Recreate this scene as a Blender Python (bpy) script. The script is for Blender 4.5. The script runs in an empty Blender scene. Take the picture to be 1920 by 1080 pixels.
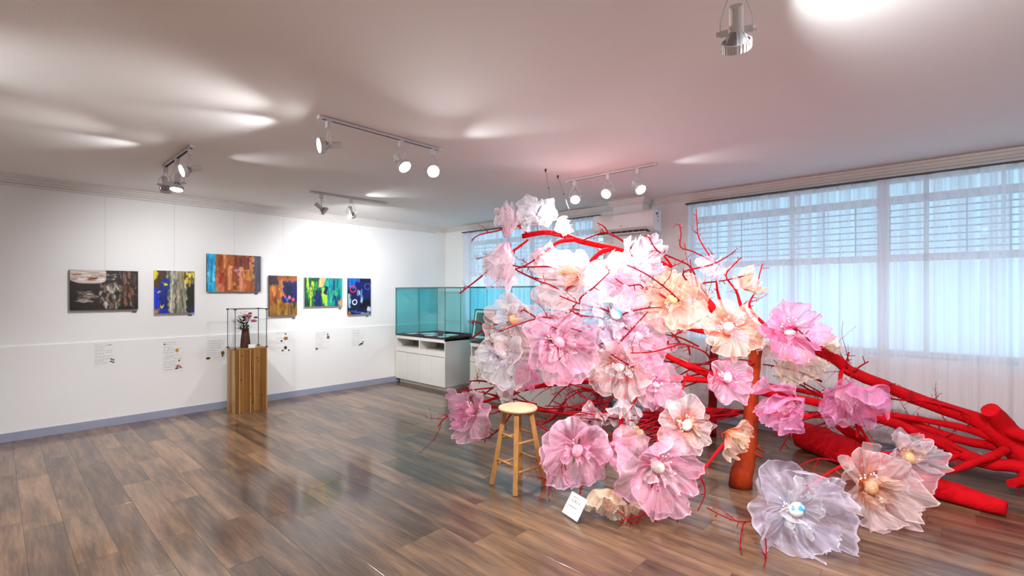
import bpy, math, random
import numpy as np
from mathutils import Vector, Matrix, noise as mnoise

random.seed(11)
scene = bpy.context.scene
col = scene.collection

# ------------------------------------------------------------------ camera
FPX = 904.0                       # focal length in pixels of the 1920x1080 frame
HOR = 549.0                       # horizon row
H = 2.69                          # ceiling height
CAM = Vector((7.04, -5.75, 1.5))
FWD = Vector((-0.6807, 0.7326, 0.0)).normalized()
RGT = Vector((FWD.y, -FWD.x, 0.0))
UP = Vector((0, 0, 1))
cam_data = bpy.data.cameras.new('camera')
cam_data.sensor_width = 36.0
cam_data.lens = 36.0 * FPX / 1920.0
cam_data.shift_y = (HOR - 540.0) / 1920.0
cam_data.clip_start = 0.05
cam = bpy.data.objects.new('camera', cam_data)
col.objects.link(cam)
cam.matrix_world = Matrix((
    (RGT.x, 0, -FWD.x, CAM.x),
    (RGT.y, 0, -FWD.y, CAM.y),
    (0, 1, 0, CAM.z),
    (0, 0, 0, 1)))
scene.camera = cam

# ------------------------------------------------------------------ world, exposure
world = bpy.data.worlds.new('daylight')
scene.world = world
world.use_nodes = True
bg = world.node_tree.nodes['Background']
bg.inputs['Color'].default_value = (0.50, 0.78, 1.0, 1)
bg.inputs['Strength'].default_value = 1.35
vs = scene.view_settings
vs.view_transform = 'Standard'
vs.look = 'None'
vs.gamma = 1.0
vs.use_curve_mapping = False
vs.exposure = 0.75
scene.cycles.max_bounces = 8
scene.cycles.diffuse_bounces = 5
scene.cycles.glossy_bounces = 3
scene.cycles.transmission_bounces = 5
scene.cycles.transparent_max_bounces = 24
scene.cycles.sample_clamp_indirect = 6.0
SPOT_W = 62.0       # beam of one track lamp
LEAK_W = 3.2        # light that escapes backwards past the open lamp ring


# ------------------------------------------------------------------ pixel helpers
def ray(px, py):
    return FWD + RGT * ((px - 960.0) / FPX) + UP * ((HOR - py) / FPX)

def at(px, py, d):
    return CAM + ray(px, py) * d

def on_z(px, py, z=0.0):
    r = ray(px, py)
    return CAM + r * ((z - CAM.z) / r.z)

def on_x(px, py, x):
    r = ray(px, py)
    return CAM + r * ((x - CAM.x) / r.x)

def on_y(px, py, y):
    r = ray(px, py)
    return CAM + r * ((y - CAM.y) / r.y)


# ------------------------------------------------------------------ materials
def srgb(r, g, b):
    def f(c):
        c /= 255.0
        return c / 12.92 if c <= 0.04045 else ((c + 0.055) / 1.055) ** 2.4
    return (f(r), f(g), f(b), 1.0)

MATS = {}

def new_mat(name):
    m = bpy.data.materials.new(name)
    m.use_nodes = True
    nt = m.node_tree
    for n in list(nt.nodes):
        if n.type not in ('OUTPUT_MATERIAL', 'BSDF_PRINCIPLED'):
            nt.nodes.remove(n)
    MATS[name] = m
    return m, nt, nt.nodes['Principled BSDF'], nt.nodes['Material Output']

def N(nt, typ, **kw):
    n = nt.nodes.new(typ)
    for k, v in kw.items():
        if hasattr(n, k):
            setattr(n, k, v)
        else:
            n.inputs[k].default_value = v
    return n

def plain(name, c, rough=0.5, metal=0.0, var=0.0, scale=8.0, bump=0.0, bscale=60.0, stretch=(1, 1, 1), coat=0.0):
    """Principled material with procedural colour variation and fine relief."""
    m, nt, b, out = new_mat(name)
    b.inputs['Roughness'].default_value = rough
    b.inputs['Metallic'].default_value = metal
    b.inputs['Coat Weight'].default_value = coat
    b.inputs['Specular IOR Level'].default_value = 0.5 if rough < 0.7 else 0.2
    tc = N(nt, 'ShaderNodeTexCoord')
    mp = N(nt, 'ShaderNodeMapping')
    mp.inputs['Scale'].default_value = stretch
    nt.links.new(tc.outputs['Object'], mp.inputs['Vector'])
    nz = N(nt, 'ShaderNodeTexNoise')
    nz.inputs['Scale'].default_value = scale
    nz.inputs['Detail'].default_value = 5
    nt.links.new(mp.outputs[0], nz.inputs['Vector'])
    r = N(nt, 'ShaderNodeValToRGB')
    d = [max(0, x * (1 - var)) for x in c[:3]] + [1]
    l = [min(1, x * (1 + var)) for x in c[:3]] + [1]
    r.color_ramp.elements[0].position = 0.3
    r.color_ramp.elements[1].position = 0.7
    r.color_ramp.elements[0].color = d
    r.color_ramp.elements[1].color = l
    nt.links.new(nz.outputs['Fac'], r.inputs['Fac'])
    nt.links.new(r.outputs['Color'], b.inputs['Base Color'])
    if bump:
        n2 = N(nt, 'ShaderNodeTexNoise')
        n2.inputs['Scale'].default_value = bscale
        n2.inputs['Detail'].default_value = 4
        nt.links.new(mp.outputs[0], n2.inputs['Vector'])
        bp = N(nt, 'ShaderNodeBump')
        bp.inputs['Strength'].default_value = bump
        bp.inputs['Distance'].default_value = 0.01
        nt.links.new(n2.outputs['Fac'], bp.inputs['Height'])
        nt.links.new(bp.outputs[0], b.inputs['Normal'])
    return m

plain('wall_paint', srgb(243, 243, 242), 0.75, var=0.015, scale=1.5, bump=0.06, bscale=120)
plain('ceiling_paint', srgb(240, 236, 233), 0.85, var=0.02, scale=0.8, bump=0.1, bscale=150)
plain('trim_paint', srgb(228, 224, 220), 0.5, var=0.03, scale=6)
plain('baseboard_vinyl', srgb(158, 163, 184), 0.45, var=0.05, scale=5)
plain('white_laminate', srgb(226, 224, 218), 0.35, var=0.01, scale=3)
plain('shelf_dark', srgb(120, 118, 112), 0.6, var=0.05)
plain('red_velvet', srgb(92, 16, 22), 0.9, var=0.2, scale=40)
plain('paper', srgb(236, 236, 234), 0.7, var=0.02, scale=20)
plain('white_plastic', srgb(236, 234, 234), 0.35, var=0.005)
plain('grey_plastic', srgb(150, 150, 152), 0.5, var=0.05)
plain('black_plastic', srgb(22, 22, 24), 0.5, var=0.1)
plain('lamp_paint', srgb(214, 212, 214), 0.4, var=0.02)
plain('track_slot', srgb(25, 22, 22), 0.7, var=0.1)
plain('wire_steel', srgb(120, 118, 118), 0.35, metal=0.9, var=0.05)
plain('clip_metal', srgb(95, 80, 78), 0.3, metal=0.8, var=0.1)
plain('canvas_edge', srgb(214, 212, 206), 0.8, var=0.04, scale=30)
plain('dark_edge', srgb(40, 38, 36), 0.7, var=0.1, scale=30)
plain('red_wrap', srgb(206, 2, 18), 0.85, var=0.16, scale=14, bump=0.5, bscale=70)
plain('red_twig_shaded', srgb(150, 2, 20), 0.8, var=0.25, scale=10)  # darker than the limbs: backlit shade of thin twigs put into the colour
plain('orange_bark', srgb(152, 50, 16), 0.8, var=0.35, scale=10, bump=0.7, bscale=40, stretch=(1, 1, .35))
plain('dark_red_bark', srgb(120, 12, 14), 0.8, var=0.3, scale=10, bump=0.6, bscale=40, stretch=(1, 1, .35))
plain('pearl', srgb(244, 236, 230), 0.2, var=0.01, coat=0.5)
plain('egg_white', srgb(240, 232, 222), 0.35, var=0.03, scale=30)
plain('egg_pink', srgb(246, 176, 190), 0.35, var=0.06, scale=30)
plain('egg_peach', srgb(246, 190, 140), 0.35, var=0.08, scale=30)
plain('stem_wire', srgb(190, 60, 60), 0.5, var=0.1)
plain('vase_clay', srgb(74, 40, 24), 0.6, var=0.35, scale=14, bump=0.4, bscale=40)
plain('leaf_green', srgb(52, 56, 30), 0.6, var=0.4, scale=30)
plain('rose_pink', srgb(206, 84, 120), 0.6, var=0.3, scale=40)
plain('rose_dark', srgb(120, 16, 40), 0.6, var=0.3, scale=40)
plain('blossom_cream', srgb(226, 206, 180), 0.6, var=0.2, scale=40)
plain('stool_seat', srgb(226, 192, 146), 0.35, var=0.1, scale=6, stretch=(1, 9, 1), coat=0.3)
plain('stool_leg', srgb(186, 134, 76), 0.4, var=0.22, scale=9, stretch=(5, 5, .6), coat=0.2)
plain('pipe_tape', srgb(216, 208, 200), 0.6, var=0.05)
plain('rail_wood', srgb(90, 70, 62), 0.6, var=0.2, scale=20, stretch=(.2, 1, 1))
plain('photo_print', srgb(70, 92, 88), 0.4, var=0.6, scale=14)
plain('print_grey', srgb(120, 120, 126), 0.7, var=0.1)


def two_tone_spots(name, base, spot, scale, thr):
    m, nt, b, out = new_mat(name)
    tc = N(nt, 'ShaderNodeTexCoord')
    nz = N(nt, 'ShaderNodeTexNoise')
    nz.inputs['Scale'].default_value = scale
    nz.inputs['Detail'].default_value = 1.0
    nt.links.new(tc.outputs['Object'], nz.inputs['Vector'])
    r = N(nt, 'ShaderNodeValToRGB')
    r.color_ramp.elements[0].position = thr
    r.color_ramp.elements[1].position = thr + 0.03
    r.color_ramp.elements[0].color = base
    r.color_ramp.elements[1].color = spot
    nt.links.new(nz.outputs['Fac'], r.inputs['Fac'])
    nt.links.new(r.outputs['Color'], b.inputs['Base Color'])
    b.inputs['Roughness'].default_value = 0.3

two_tone_spots('egg_blue_spots', srgb(244, 240, 232), srgb(80, 172, 214), 14, 0.60)
two_tone_spots('egg_pink_spots', srgb(246, 236, 226), srgb(232, 60, 120), 16, 0.56)


def emit(name, c, s):
    m, nt, b, out = new_mat(name)
    b.inputs['Base Color'].default_value = c
    b.inputs['Emission Color'].default_value = c
    b.inputs['Emission Strength'].default_value = s

emit('lamp_glow', (1.0, 0.98, 0.97, 1), 22.0)


def glass(name, tint, refl=1.0, rough=0.0, ior=1.45):
    m, nt, b, out = new_mat(name)
    nt.nodes.remove(b)
    t = N(nt, 'ShaderNodeBsdfTransparent')
    t.inputs['Color'].default_value = tint
    g = N(nt, 'ShaderNodeBsdfGlossy')
    g.inputs['Roughness'].default_value = rough
    f = N(nt, 'ShaderNodeFresnel')
    ge = N(nt, 'ShaderNodeNewGeometry')
    io = N(nt, 'ShaderNodeMapRange')          # both faces of the pane reflect like air-to-glass
    io.inputs['To Min'].default_value = ior
    io.inputs['To Max'].default_value = 1.0 / ior
    nt.links.new(ge.outputs['Backfacing'], io.inputs['Value'])
    nt.links.new(io.outputs[0], f.inputs['IOR'])
    mu = N(nt, 'ShaderNodeMath', operation='MULTIPLY')
    mu.inputs[1].default_value = refl
    nt.links.new(f.outputs[0], mu.inputs[0])
    mx = N(nt, 'ShaderNodeMixShader')
    nt.links.new(mu.outputs[0], mx.inputs[0])
    nt.links.new(t.outputs[0], mx.inputs[1])
    nt.links.new(g.outputs[0], mx.inputs[2])
    nt.links.new(mx.outputs[0], out.inputs['Surface'])

glass('teal_glass', (0.76, 0.945, 0.95, 1), 0.7)
glass('clear_glass', (0.98, 0.985, 0.985, 1), 0.12)
glass('acrylic', (0.96, 0.96, 0.96, 1), 1.0)
glass('window_glass', (0.85, 0.95, 0.98, 1), 0.6)
plain('glass_edge_dark', srgb(46, 70, 72), 0.25, var=0.1)
plain('clear_edge_dark', srgb(70, 62, 66), 0.25, var=0.1)


def frosted(name, c, tr):
    m, nt, b, out = new_mat(name)
    nt.nodes.remove(b)
    t = N(nt, 'ShaderNodeBsdfTransparent')
    t.inputs['Color'].default_value = c
    l = N(nt, 'ShaderNodeBsdfTranslucent')
    l.inputs['Color'].default_value = c
    mx = N(nt, 'ShaderNodeMixShader')
    mx.inputs[0].default_value = tr
    nt.links.new(l.outputs[0], mx.inputs[1])
    nt.links.new(t.outputs[0], mx.inputs[2])
    nt.links.new(mx.outputs[0], out.inputs['Surface'])

frosted('frosted_glass', (0.92, 0.97, 1.0, 1), 0.35)


def sheer_curtain(name, c, clear):
    m, nt, b, out = new_mat(name)
    nt.nodes.remove(b)
    tc = N(nt, 'ShaderNodeTexCoord')
    mp = N(nt, 'ShaderNodeMapping')
    mp.inputs['Scale'].default_value = (34, 34, 0.2)
    nt.links.new(tc.outputs['Object'], mp.inputs['Vector'])
    nz = N(nt, 'ShaderNodeTexNoise')
    nz.inputs['Scale'].default_value = 1.0
    nz.inputs['Detail'].default_value = 4
    nt.links.new(mp.outputs[0], nz.inputs['Vector'])
    mr = N(nt, 'ShaderNodeMapRange')
    mr.inputs['From Min'].default_value = 0.3
    mr.inputs['From Max'].default_value = 0.7
    mr.inputs['To Min'].default_value = clear - 0.13
    mr.inputs['To Max'].default_value = clear + 0.2
    nt.links.new(nz.outputs['Fac'], mr.inputs['Value'])
    t = N(nt, 'ShaderNodeBsdfTransparent')
    l = N(nt, 'ShaderNodeBsdfTranslucent')
    l.inputs['Color'].default_value = c
    d = N(nt, 'ShaderNodeBsdfDiffuse')
    d.inputs['Color'].default_value = c
    m1 = N(nt, 'ShaderNodeMixShader')
    m1.inputs[0].default_value = 0.5
    nt.links.new(d.outputs[0], m1.inputs[1])
    nt.links.new(l.outputs[0], m1.inputs[2])
    m2 = N(nt, 'ShaderNodeMixShader')
    nt.links.new(mr.outputs[0], m2.inputs[0])
    nt.links.new(m1.outputs[0], m2.inputs[1])
    nt.links.new(t.outputs[0], m2.inputs[2])
    nt.links.new(m2.outputs[0], out.inputs['Surface'])

sheer_curtain('curtain_voile', srgb(236, 228, 230), 0.15)


def organza(name, outer, inner, opac=0.5, core=0.22):
    """Sheer dyed fabric; UV.x runs from the centre of the flower to the hem, UV.y across the petal."""
    m, nt, b, out = new_mat(name)
    nt.nodes.remove(b)
    uv = N(nt, 'ShaderNodeUVMap', uv_map='petal')
    sp = N(nt, 'ShaderNodeSeparateXYZ')
    nt.links.new(uv.outputs[0], sp.inputs[0])
    # dyed centre
    r = N(nt, 'ShaderNodeValToRGB')
    r.color_ramp.elements[0].position = core * 0.5
    r.color_ramp.elements[1].position = core * 2.3
    r.color_ramp.elements[0].color = inner
    r.color_ramp.elements[1].color = outer
    nt.links.new(sp.outputs[0], r.inputs['Fac'])
    # pleats running outwards: denser cloth in the folds
    mp = N(nt, 'ShaderNodeMapping')
    mp.inputs['Scale'].default_value = (1.2, 16, 1)
    nt.links.new(uv.outputs[0], mp.inputs['Vector'])
    oi = N(nt, 'ShaderNodeObjectInfo')
    ad = N(nt, 'ShaderNodeVectorMath', operation='ADD')
    cx = N(nt, 'ShaderNodeCombineXYZ')
    ml = N(nt, 'ShaderNodeMath', operation='MULTIPLY')
    ml.inputs[1].default_value = 57.0
    nt.links.new(oi.outputs['Random'], ml.inputs[0])
    nt.links.new(ml.outputs[0], cx.inputs[2])
    nt.links.new(mp.outputs[0], ad.inputs[0])
    nt.links.new(cx.outputs[0], ad.inputs[1])
    nz = N(nt, 'ShaderNodeTexNoise')
    nz.inputs['Scale'].default_value = 1.0
    nz.inputs['Detail'].default_value = 3
    nt.links.new(ad.outputs[0], nz.inputs['Vector'])
    mr = N(nt, 'ShaderNodeMapRange')
    mr.inputs['From Min'].default_value = 0.32
    mr.inputs['From Max'].default_value = 0.72
    mr.inputs['To Min'].default_value = opac - 0.22
    mr.inputs['To Max'].default_value = opac + 0.2
    nt.links.new(nz.outputs['Fac'], mr.inputs['Value'])
    # hem and gathered centre
    hem = N(nt, 'ShaderNodeMapRange')
    hem.inputs['From Min'].default_value = 0.955
    hem.inputs['From Max'].default_value = 0.985
    hem.inputs['To Min'].default_value = 0.0
    hem.inputs['To Max'].default_value = 0.35
    nt.links.new(sp.outputs[0], hem.inputs['Value'])
    cen = N(nt, 'ShaderNodeMapRange')
    cen.inputs['From Min'].default_value = 0.0
    cen.inputs['From Max'].default_value = 0.5
    cen.inputs['To Min'].default_value = 0.35
    cen.inputs['To Max'].default_value = 0.0
    nt.links.new(sp.outputs[0], cen.inputs['Value'])
    a1 = N(nt, 'ShaderNodeMath', operation='ADD')
    a2 = N(nt, 'ShaderNodeMath', operation='ADD', use_clamp=True)
    nt.links.new(mr.outputs[0], a1.inputs[0])
    nt.links.new(hem.outputs[0], a1.inputs[1])
    nt.links.new(a1.outputs[0], a2.inputs[0])
    nt.links.new(cen.outputs[0], a2.inputs[1])
    t = N(nt, 'ShaderNodeBsdfTransparent')
    l = N(nt, 'ShaderNodeBsdfTranslucent')
    d = N(nt, 'ShaderNodeBsdfDiffuse')
    nt.links.new(r.outputs[0], l.inputs['Color'])
    nt.links.new(r.outputs[0], d.inputs['Color'])
    m1 = N(nt, 'ShaderNodeMixShader')
    m1.inputs[0].default_value = 0.42
    nt.links.new(d.outputs[0], m1.inputs[1])
    nt.links.new(l.outputs[0], m1.inputs[2])
    g = N(nt, 'ShaderNodeBsdfGlossy')
    g.inputs['Roughness'].default_value = 0.35
    m3 = N(nt, 'ShaderNodeMixShader')
    m3.inputs[0].default_value = 0.04
    nt.links.new(m1.outputs[0], m3.inputs[1])
    nt.links.new(g.outputs[0], m3.inputs[2])
    m2 = N(nt, 'ShaderNodeMixShader')
    nt.links.new(a2.outputs[0], m2.inputs[0])
    nt.links.new(t.outputs[0], m2.inputs[1])
    nt.links.new(m3.outputs[0], m2.inputs[2])
    nt.links.new(m2.outputs[0], out.inputs['Surface'])

organza('organza_pink', srgb(252, 194, 218), srgb(246, 134, 178), 0.50)
organza('organza_hot', srgb(250, 164, 210), srgb(242, 104, 166), 0.54)
organza('organza_pale', srgb(253, 228, 236), srgb(250, 172, 198), 0.46)
organza('organza_white', srgb(246, 242, 246), srgb(236, 238, 246), 0.46)
organza('organza_lilac', srgb(232, 222, 242), srgb(206, 214, 240), 0.44)
organza('organza_peach', srgb(249, 216, 192), srgb(226, 108, 22), 0.48, core=0.3)
organza('organza_blush', srgb(251, 222, 220), srgb(228, 112, 28), 0.46, core=0.27)
organza('organza_cream', srgb(250, 228, 200), srgb(240, 190, 130), 0.5)


def plank_material():
    m, nt, b, out = new_mat('wood_plank')
    tc = N(nt, 'ShaderNodeTexCoord')
    oi = N(nt, 'ShaderNodeObjectInfo')
    ge = N(nt, 'ShaderNodeNewGeometry')
    ad = N(nt, 'ShaderNodeMath', operation='ADD')
    fr = N(nt, 'ShaderNodeMath', operation='FRACT')
    nt.links.new(oi.outputs['Random'], ad.inputs[0])
    nt.links.new(ge.outputs['Random Per Island'], ad.inputs[1])
    nt.links.new(ad.outputs[0], fr.inputs[0])
    ml = N(nt, 'ShaderNodeMath', operation='MULTIPLY')
    ml.inputs[1].default_value = 91.0
    nt.links.new(fr.outputs[0], ml.inputs[0])
    cx = N(nt, 'ShaderNodeCombineXYZ')
    nt.links.new(ml.outputs[0], cx.inputs[2])
    v = N(nt, 'ShaderNodeVectorMath', operation='ADD')
    nt.links.new(tc.outputs['Object'], v.inputs[0])
    nt.links.new(cx.outputs[0], v.inputs[1])
    # long strips of tone inside a plank
    mp = N(nt, 'ShaderNodeMapping')
    mp.inputs['Scale'].default_value = (1.5, 11.0, 1)
    nt.links.new(v.outputs[0], mp.inputs['Vector'])
    n1 = N(nt, 'ShaderNodeTexNoise')
    n1.inputs['Scale'].default_value = 1.0
    n1.inputs['Detail'].default_value = 4
    n1.inputs['Roughness'].default_value = 0.6
    nt.links.new(mp.outputs[0], n1.inputs['Vector'])
    # fine grain
    mp2 = N(nt, 'ShaderNodeMapping')
    mp2.inputs['Scale'].default_value = (6, 90, 1)
    nt.links.new(v.outputs[0], mp2.inputs['Vector'])
    n2 = N(nt, 'ShaderNodeTexNoise')
    n2.inputs['Scale'].default_value = 1.0
    n2.inputs['Detail'].default_value = 3
    nt.links.new(mp2.outputs[0], n2.inputs['Vector'])
    r = N(nt, 'ShaderNodeValToRGB')
    e = r.color_ramp.elements
    e[0].position = 0.26
    e[0].color = srgb(62, 45, 34)
    e[1].position = 0.8
    e[1].color = srgb(150, 116, 86)
    for p, c in ((0.42, srgb(88, 66, 50)), (0.55, srgb(112, 85, 63)), (0.66, srgb(129, 99, 73))):
        k = e.new(p)
        k.color = c
    s1 = N(nt, 'ShaderNodeMath', operation='MULTIPLY_ADD')
    s1.inputs[1].default_value = 0.26
    nt.links.new(fr.outputs[0], s1.inputs[0])
    nt.links.new(n1.outputs['Fac'], s1.inputs[2])
    s2 = N(nt, 'ShaderNodeMath', operation='MULTIPLY_ADD')
    s2.inputs[1].default_value = 0.34
    nt.links.new(n2.outputs['Fac'], s2.inputs[0])
    nt.links.new(s1.outputs[0], s2.inputs[2])
    s3 = N(nt, 'ShaderNodeMath', operation='SUBTRACT')
    s3.inputs[1].default_value = 0.30
    nt.links.new(s2.outputs[0], s3.inputs[0])
    nt.links.new(s3.outputs[0], r.inputs['Fac'])
    nt.links.new(r.outputs[0], b.inputs['Base Color'])
    b.inputs['Roughness'].default_value = 0.38
    b.inputs['Specular IOR Level'].default_value = 0.3
    b.inputs['Coat Weight'].default_value = 0.7
    b.inputs['Coat Roughness'].default_value = 0.115
    bp = N(nt, 'ShaderNodeBump')
    bp.inputs['Strength'].default_value = 0.05
    bp.inputs['Distance'].default_value = 0.004
    nt.links.new(n2.outputs['Fac'], bp.inputs['Height'])
    nt.links.new(bp.outputs[0], b.inputs['Normal'])

plank_material()
plain('floor_base', srgb(50, 38, 32), 0.7, var=0.1)


def pine(name, c1, c2):
    m, nt, b, out = new_mat(name)
    tc = N(nt, 'ShaderNodeTexCoord')
    oi = N(nt, 'ShaderNodeObjectInfo')
    ml = N(nt, 'ShaderNodeMath', operation='MULTIPLY')
    ml.inputs[1].default_value = 40.0
    nt.links.new(oi.outputs['Random'], ml.inputs[0])
    cx = N(nt, 'ShaderNodeCombineXYZ')
    nt.links.new(ml.outputs[0], cx.inputs[0])
    v = N(nt, 'ShaderNodeVectorMath', operation='ADD')
    nt.links.new(tc.outputs['Object'], v.inputs[0])
    nt.links.new(cx.outputs[0], v.inputs[1])
    mp = N(nt, 'ShaderNodeMapping')
    mp.inputs['Scale'].default_value = (26, 26, 1.3)
    nt.links.new(v.outputs[0], mp.inputs['Vector'])
    n1 = N(nt, 'ShaderNodeTexNoise')
    n1.inputs['Scale'].default_value = 1.0
    n1.inputs['Detail'].default_value = 4
    n1.inputs['Distortion'].default_value = 0.6
    nt.links.new(mp.outputs[0], n1.inputs['Vector'])
    r = N(nt, 'ShaderNodeValToRGB')
    r.color_ramp.elements[0].position = 0.3
    r.color_ramp.elements[1].position = 0.7
    r.color_ramp.elements[0].color = c1
    r.color_ramp.elements[1].color = c2
    nt.links.new(n1.outputs['Fac'], r.inputs['Fac'])
    # knots
    mpk = N(nt, 'ShaderNodeMapping')
    mpk.inputs['Scale'].default_value = (18, 18, 9)
    nt.links.new(v.outputs[0], mpk.inputs['Vector'])
    vo = N(nt, 'ShaderNodeTexVoronoi')
    vo.inputs['Scale'].default_value = 1.0
    nt.links.new(mpk.outputs[0], vo.inputs['Vector'])
    rk = N(nt, 'ShaderNodeValToRGB')
    rk.color_ramp.elements[0].position = 0.10
    rk.color_ramp.elements[1].position = 0.16
    rk.color_ramp.elements[0].color = (0.25, 0.16, 0.1, 1)
    rk.color_ramp.elements[1].color = (1, 1, 1, 1)
    nt.links.new(vo.outputs['Distance'], rk.inputs['Fac'])
    mm = N(nt, 'ShaderNodeMix', data_type='RGBA', blend_type='MULTIPLY')
    mm.inputs[0].default_value = 1.0
    nt.links.new(r.outputs[0], mm.inputs[6])
    nt.links.new(rk.outputs[0], mm.inputs[7])
    nt.links.new(mm.outputs[2], b.inputs['Base Color'])
    b.inputs['Roughness'].default_value = 0.42

pine('pine_dark', srgb(100, 62, 22), srgb(140, 92, 40))
pine('pine_mid', srgb(128, 86, 36), srgb(164, 116, 58))
pine('pine_light', srgb(170, 126, 66), srgb(202, 162, 100))


def painted(name, rough=0.6, attr='paint'):
    m, nt, b, out = new_mat(name)
    a = N(nt, 'ShaderNodeAttribute', attribute_name=attr)
    nt.links.new(a.outputs['Color'], b.inputs['Base Color'])
    b.inputs['Roughness'].default_value = rough
    tc = N(nt, 'ShaderNodeTexCoord')
    n2 = N(nt, 'ShaderNodeTexNoise')
    n2.inputs['Scale'].default_value = 90
    nt.links.new(tc.outputs['Object'], n2.inputs['Vector'])
    bp = N(nt, 'ShaderNodeBump')
    bp.inputs['Strength'].default_value = 0.25
    bp.inputs['Distance'].default_value = 0.005
    nt.links.new(n2.outputs['Fac'], bp.inputs['Height'])
    nt.links.new(bp.outputs[0], b.inputs['Normal'])

painted('oil_paint', 0.5)
painted('printed_sheet', 0.7)


# ------------------------------------------------------------------ mesh builder
class MB:
    def __init__(self):
        self.v = []
        self.f = []
        self.uv = None

    def add(self, vs, fs):
        o = len(self.v)
        self.v += [Vector(x) for x in vs]
        self.f += [tuple(i + o for i in f) for f in fs]

    def box(self, x0, x1, y0, y1, z0, z1):
        self.add([(x0, y0, z0), (x1, y0, z0), (x1, y1, z0), (x0, y1, z0),
                  (x0, y0, z1), (x1, y0, z1), (x1, y1, z1), (x0, y1, z1)],
                 [(0, 3, 2, 1), (4, 5, 6, 7), (0, 1, 5, 4), (1, 2, 6, 5), (2, 3, 7, 6), (3, 0, 4, 7)])
        return self

    def obox(self, c, ax, ay, az, hx, hy, hz):
        c = Vector(c)
        vs = []
        for k in (-1, 1):
            for i, j in ((-1, -1), (1, -1), (1, 1), (-1, 1)):
                vs.append(c + ax * (i * hx) + ay * (j * hy) + az * (k * hz))
        self.add(vs, [(0, 3, 2, 1), (4, 5, 6, 7), (0, 1, 5, 4), (1, 2, 6, 5), (2, 3, 7, 6), (3, 0, 4, 7)])
        return self

    def tube(self, pts, rad, n=8, cap=True, lump=0.0, seed=0.0):
        pts = [Vector(p) for p in pts]
        if not hasattr(rad, '__len__'):
            rad = [rad] * len(pts)
        rings = []
        t0 = (pts[1] - pts[0]).normalized()
        a = t0.orthogonal().normalized()
        for i, p in enumerate(pts):
            if i == 0:
                t = t0
            elif i == len(pts) - 1:
                t = (pts[i] - pts[i - 1]).normalized()
            else:
                t = (pts[i + 1] - pts[i - 1]).normalized()
            a = (a - t * a.dot(t))
            if a.length < 1e-6:
                a = t.orthogonal()
            a.normalize()
            b = t.cross(a)
            ring = []
            for k in range(n):
                th = 2 * math.pi * k / n
                dirv = a * math.cos(th) + b * math.sin(th)
                r = rad[i]
                if lump:
                    r *= 1 + lump * mnoise.noise((p + dirv * rad[i]) * 14 + Vector((seed, 0, 0)))
                ring.append(p + dirv * r)
            rings.append(ring)
        o = len(self.v)
        for ring in rings:
            self.v += ring
        for i in range(len(pts) - 1):
            for k in range(n):
                k2 = (k + 1) % n
                self.f.append((o + i * n + k, o + i * n + k2, o + (i + 1) * n + k2, o + (i + 1) * n + k))
        if cap:
            self.f.append(tuple(o + k for k in reversed(range(n))))
            self.f.append(tuple(o + (len(pts) - 1) * n + k for k in range(n)))
        return self

    def lathe(self, prof, c, axis=UP, n=20, sx=1.0, close=False):
        """prof: list of (radius, height along axis)."""
        c = Vector(c)
        axis = Vector(axis).normalized()
        a = axis.orthogonal().normalized()
        b = axis.cross(a)
        o = len(self.v)
        for r, h in prof:
            for k in range(n):
                th = 2 * math.pi * k / n
                self.v.append(c + axis * h + (a * math.cos(th) + b * math.sin(th)) * r)
        m = len(prof)
        for i in range(m - 1 if not close else m):
            i2 = (i + 1) % m
            for k in range(n):
                k2 = (k + 1) % n
                self.f.append((o + i * n + k, o + i * n + k2, o + i2 * n + k2, o + i2 * n + k))
        if not close:
            if prof[0][0] > 1e-5:
                self.f.append(tuple(o + k for k in reversed(range(n))))
            if prof[-1][0] > 1e-5:
                self.f.append(tuple(o + (m - 1) * n + k for k in range(n)))
        return self

    def ball(self, c, r, n=8, stretch=(1, 1, 1), axis=None):
        c = Vector(c)
        rows = max(4, n // 2 + 1)
        o = len(self.v)
        M = None
        if axis is not None:
            M = Vector(axis).to_track_quat('Z', 'Y').to_matrix()
        for i in range(rows + 1):
            ph = math.pi * i / rows
            for k in range(n):
                th = 2 * math.pi * k / n
                p = Vector((math.sin(ph) * math.cos(th) * stretch[0], math.sin(ph) * math.sin(th) * stretch[1],
                            math.cos(ph) * stretch[2])) * r
                if M is not None:
                    p = M @ p
                self.v.append(c + p)
        for i in range(rows):
            for k in range(n):
                k2 = (k + 1) % n
                self.f.append((o + i * n + k, o + (i + 1) * n + k, o + (i + 1) * n + k2, o + i * n + k2))
        return self

    def mesh(self, name, mat, off=None, smooth=False, bevel=0.0):
        me = bpy.data.meshes.new(name)
        off = off or Vector((0, 0, 0))
        me.from_pydata([tuple(p - off) for p in self.v], [], self.f)
        me.validate()
        me.update()
        if isinstance(mat, str):
            mat = MATS[mat]
        me.materials.append(mat)
        if smooth:
            me.polygons.foreach_set('use_smooth', [len(f.vertices) <= 4 for f in me.polygons])   # cut ends stay flat
        return me

    def build(self, name, mat, parent=None, smooth=False, bevel=0.0, origin=None):
        """World-space mesh -> object; under a parent it is stored relative to it."""
        if parent is not None:
            wl = parent.location.copy()
            q = parent.parent
            while q is not None:
                wl += q.location
                q = q.parent
            me = self.mesh(name, mat, wl, smooth)
            o = bpy.data.objects.new(name, me)
            col.objects.link(o)
            o.parent = parent
        else:
            if origin is None:
                xs = [p.x for p in self.v]
                ys = [p.y for p in self.v]
                zs = [p.z for p in self.v]
                origin = Vector(((min(xs) + max(xs)) / 2, (min(ys) + max(ys)) / 2, min(zs)))
            me = self.mesh(name, mat, origin, smooth)
            o = bpy.data.objects.new(name, me)
            col.objects.link(o)
            o.location = origin
        if bevel:
            md = o.modifiers.new('bevel', 'BEVEL')
            md.width = bevel
            md.segments = 2
            md.limit_method = 'ANGLE'
        return o


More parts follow.
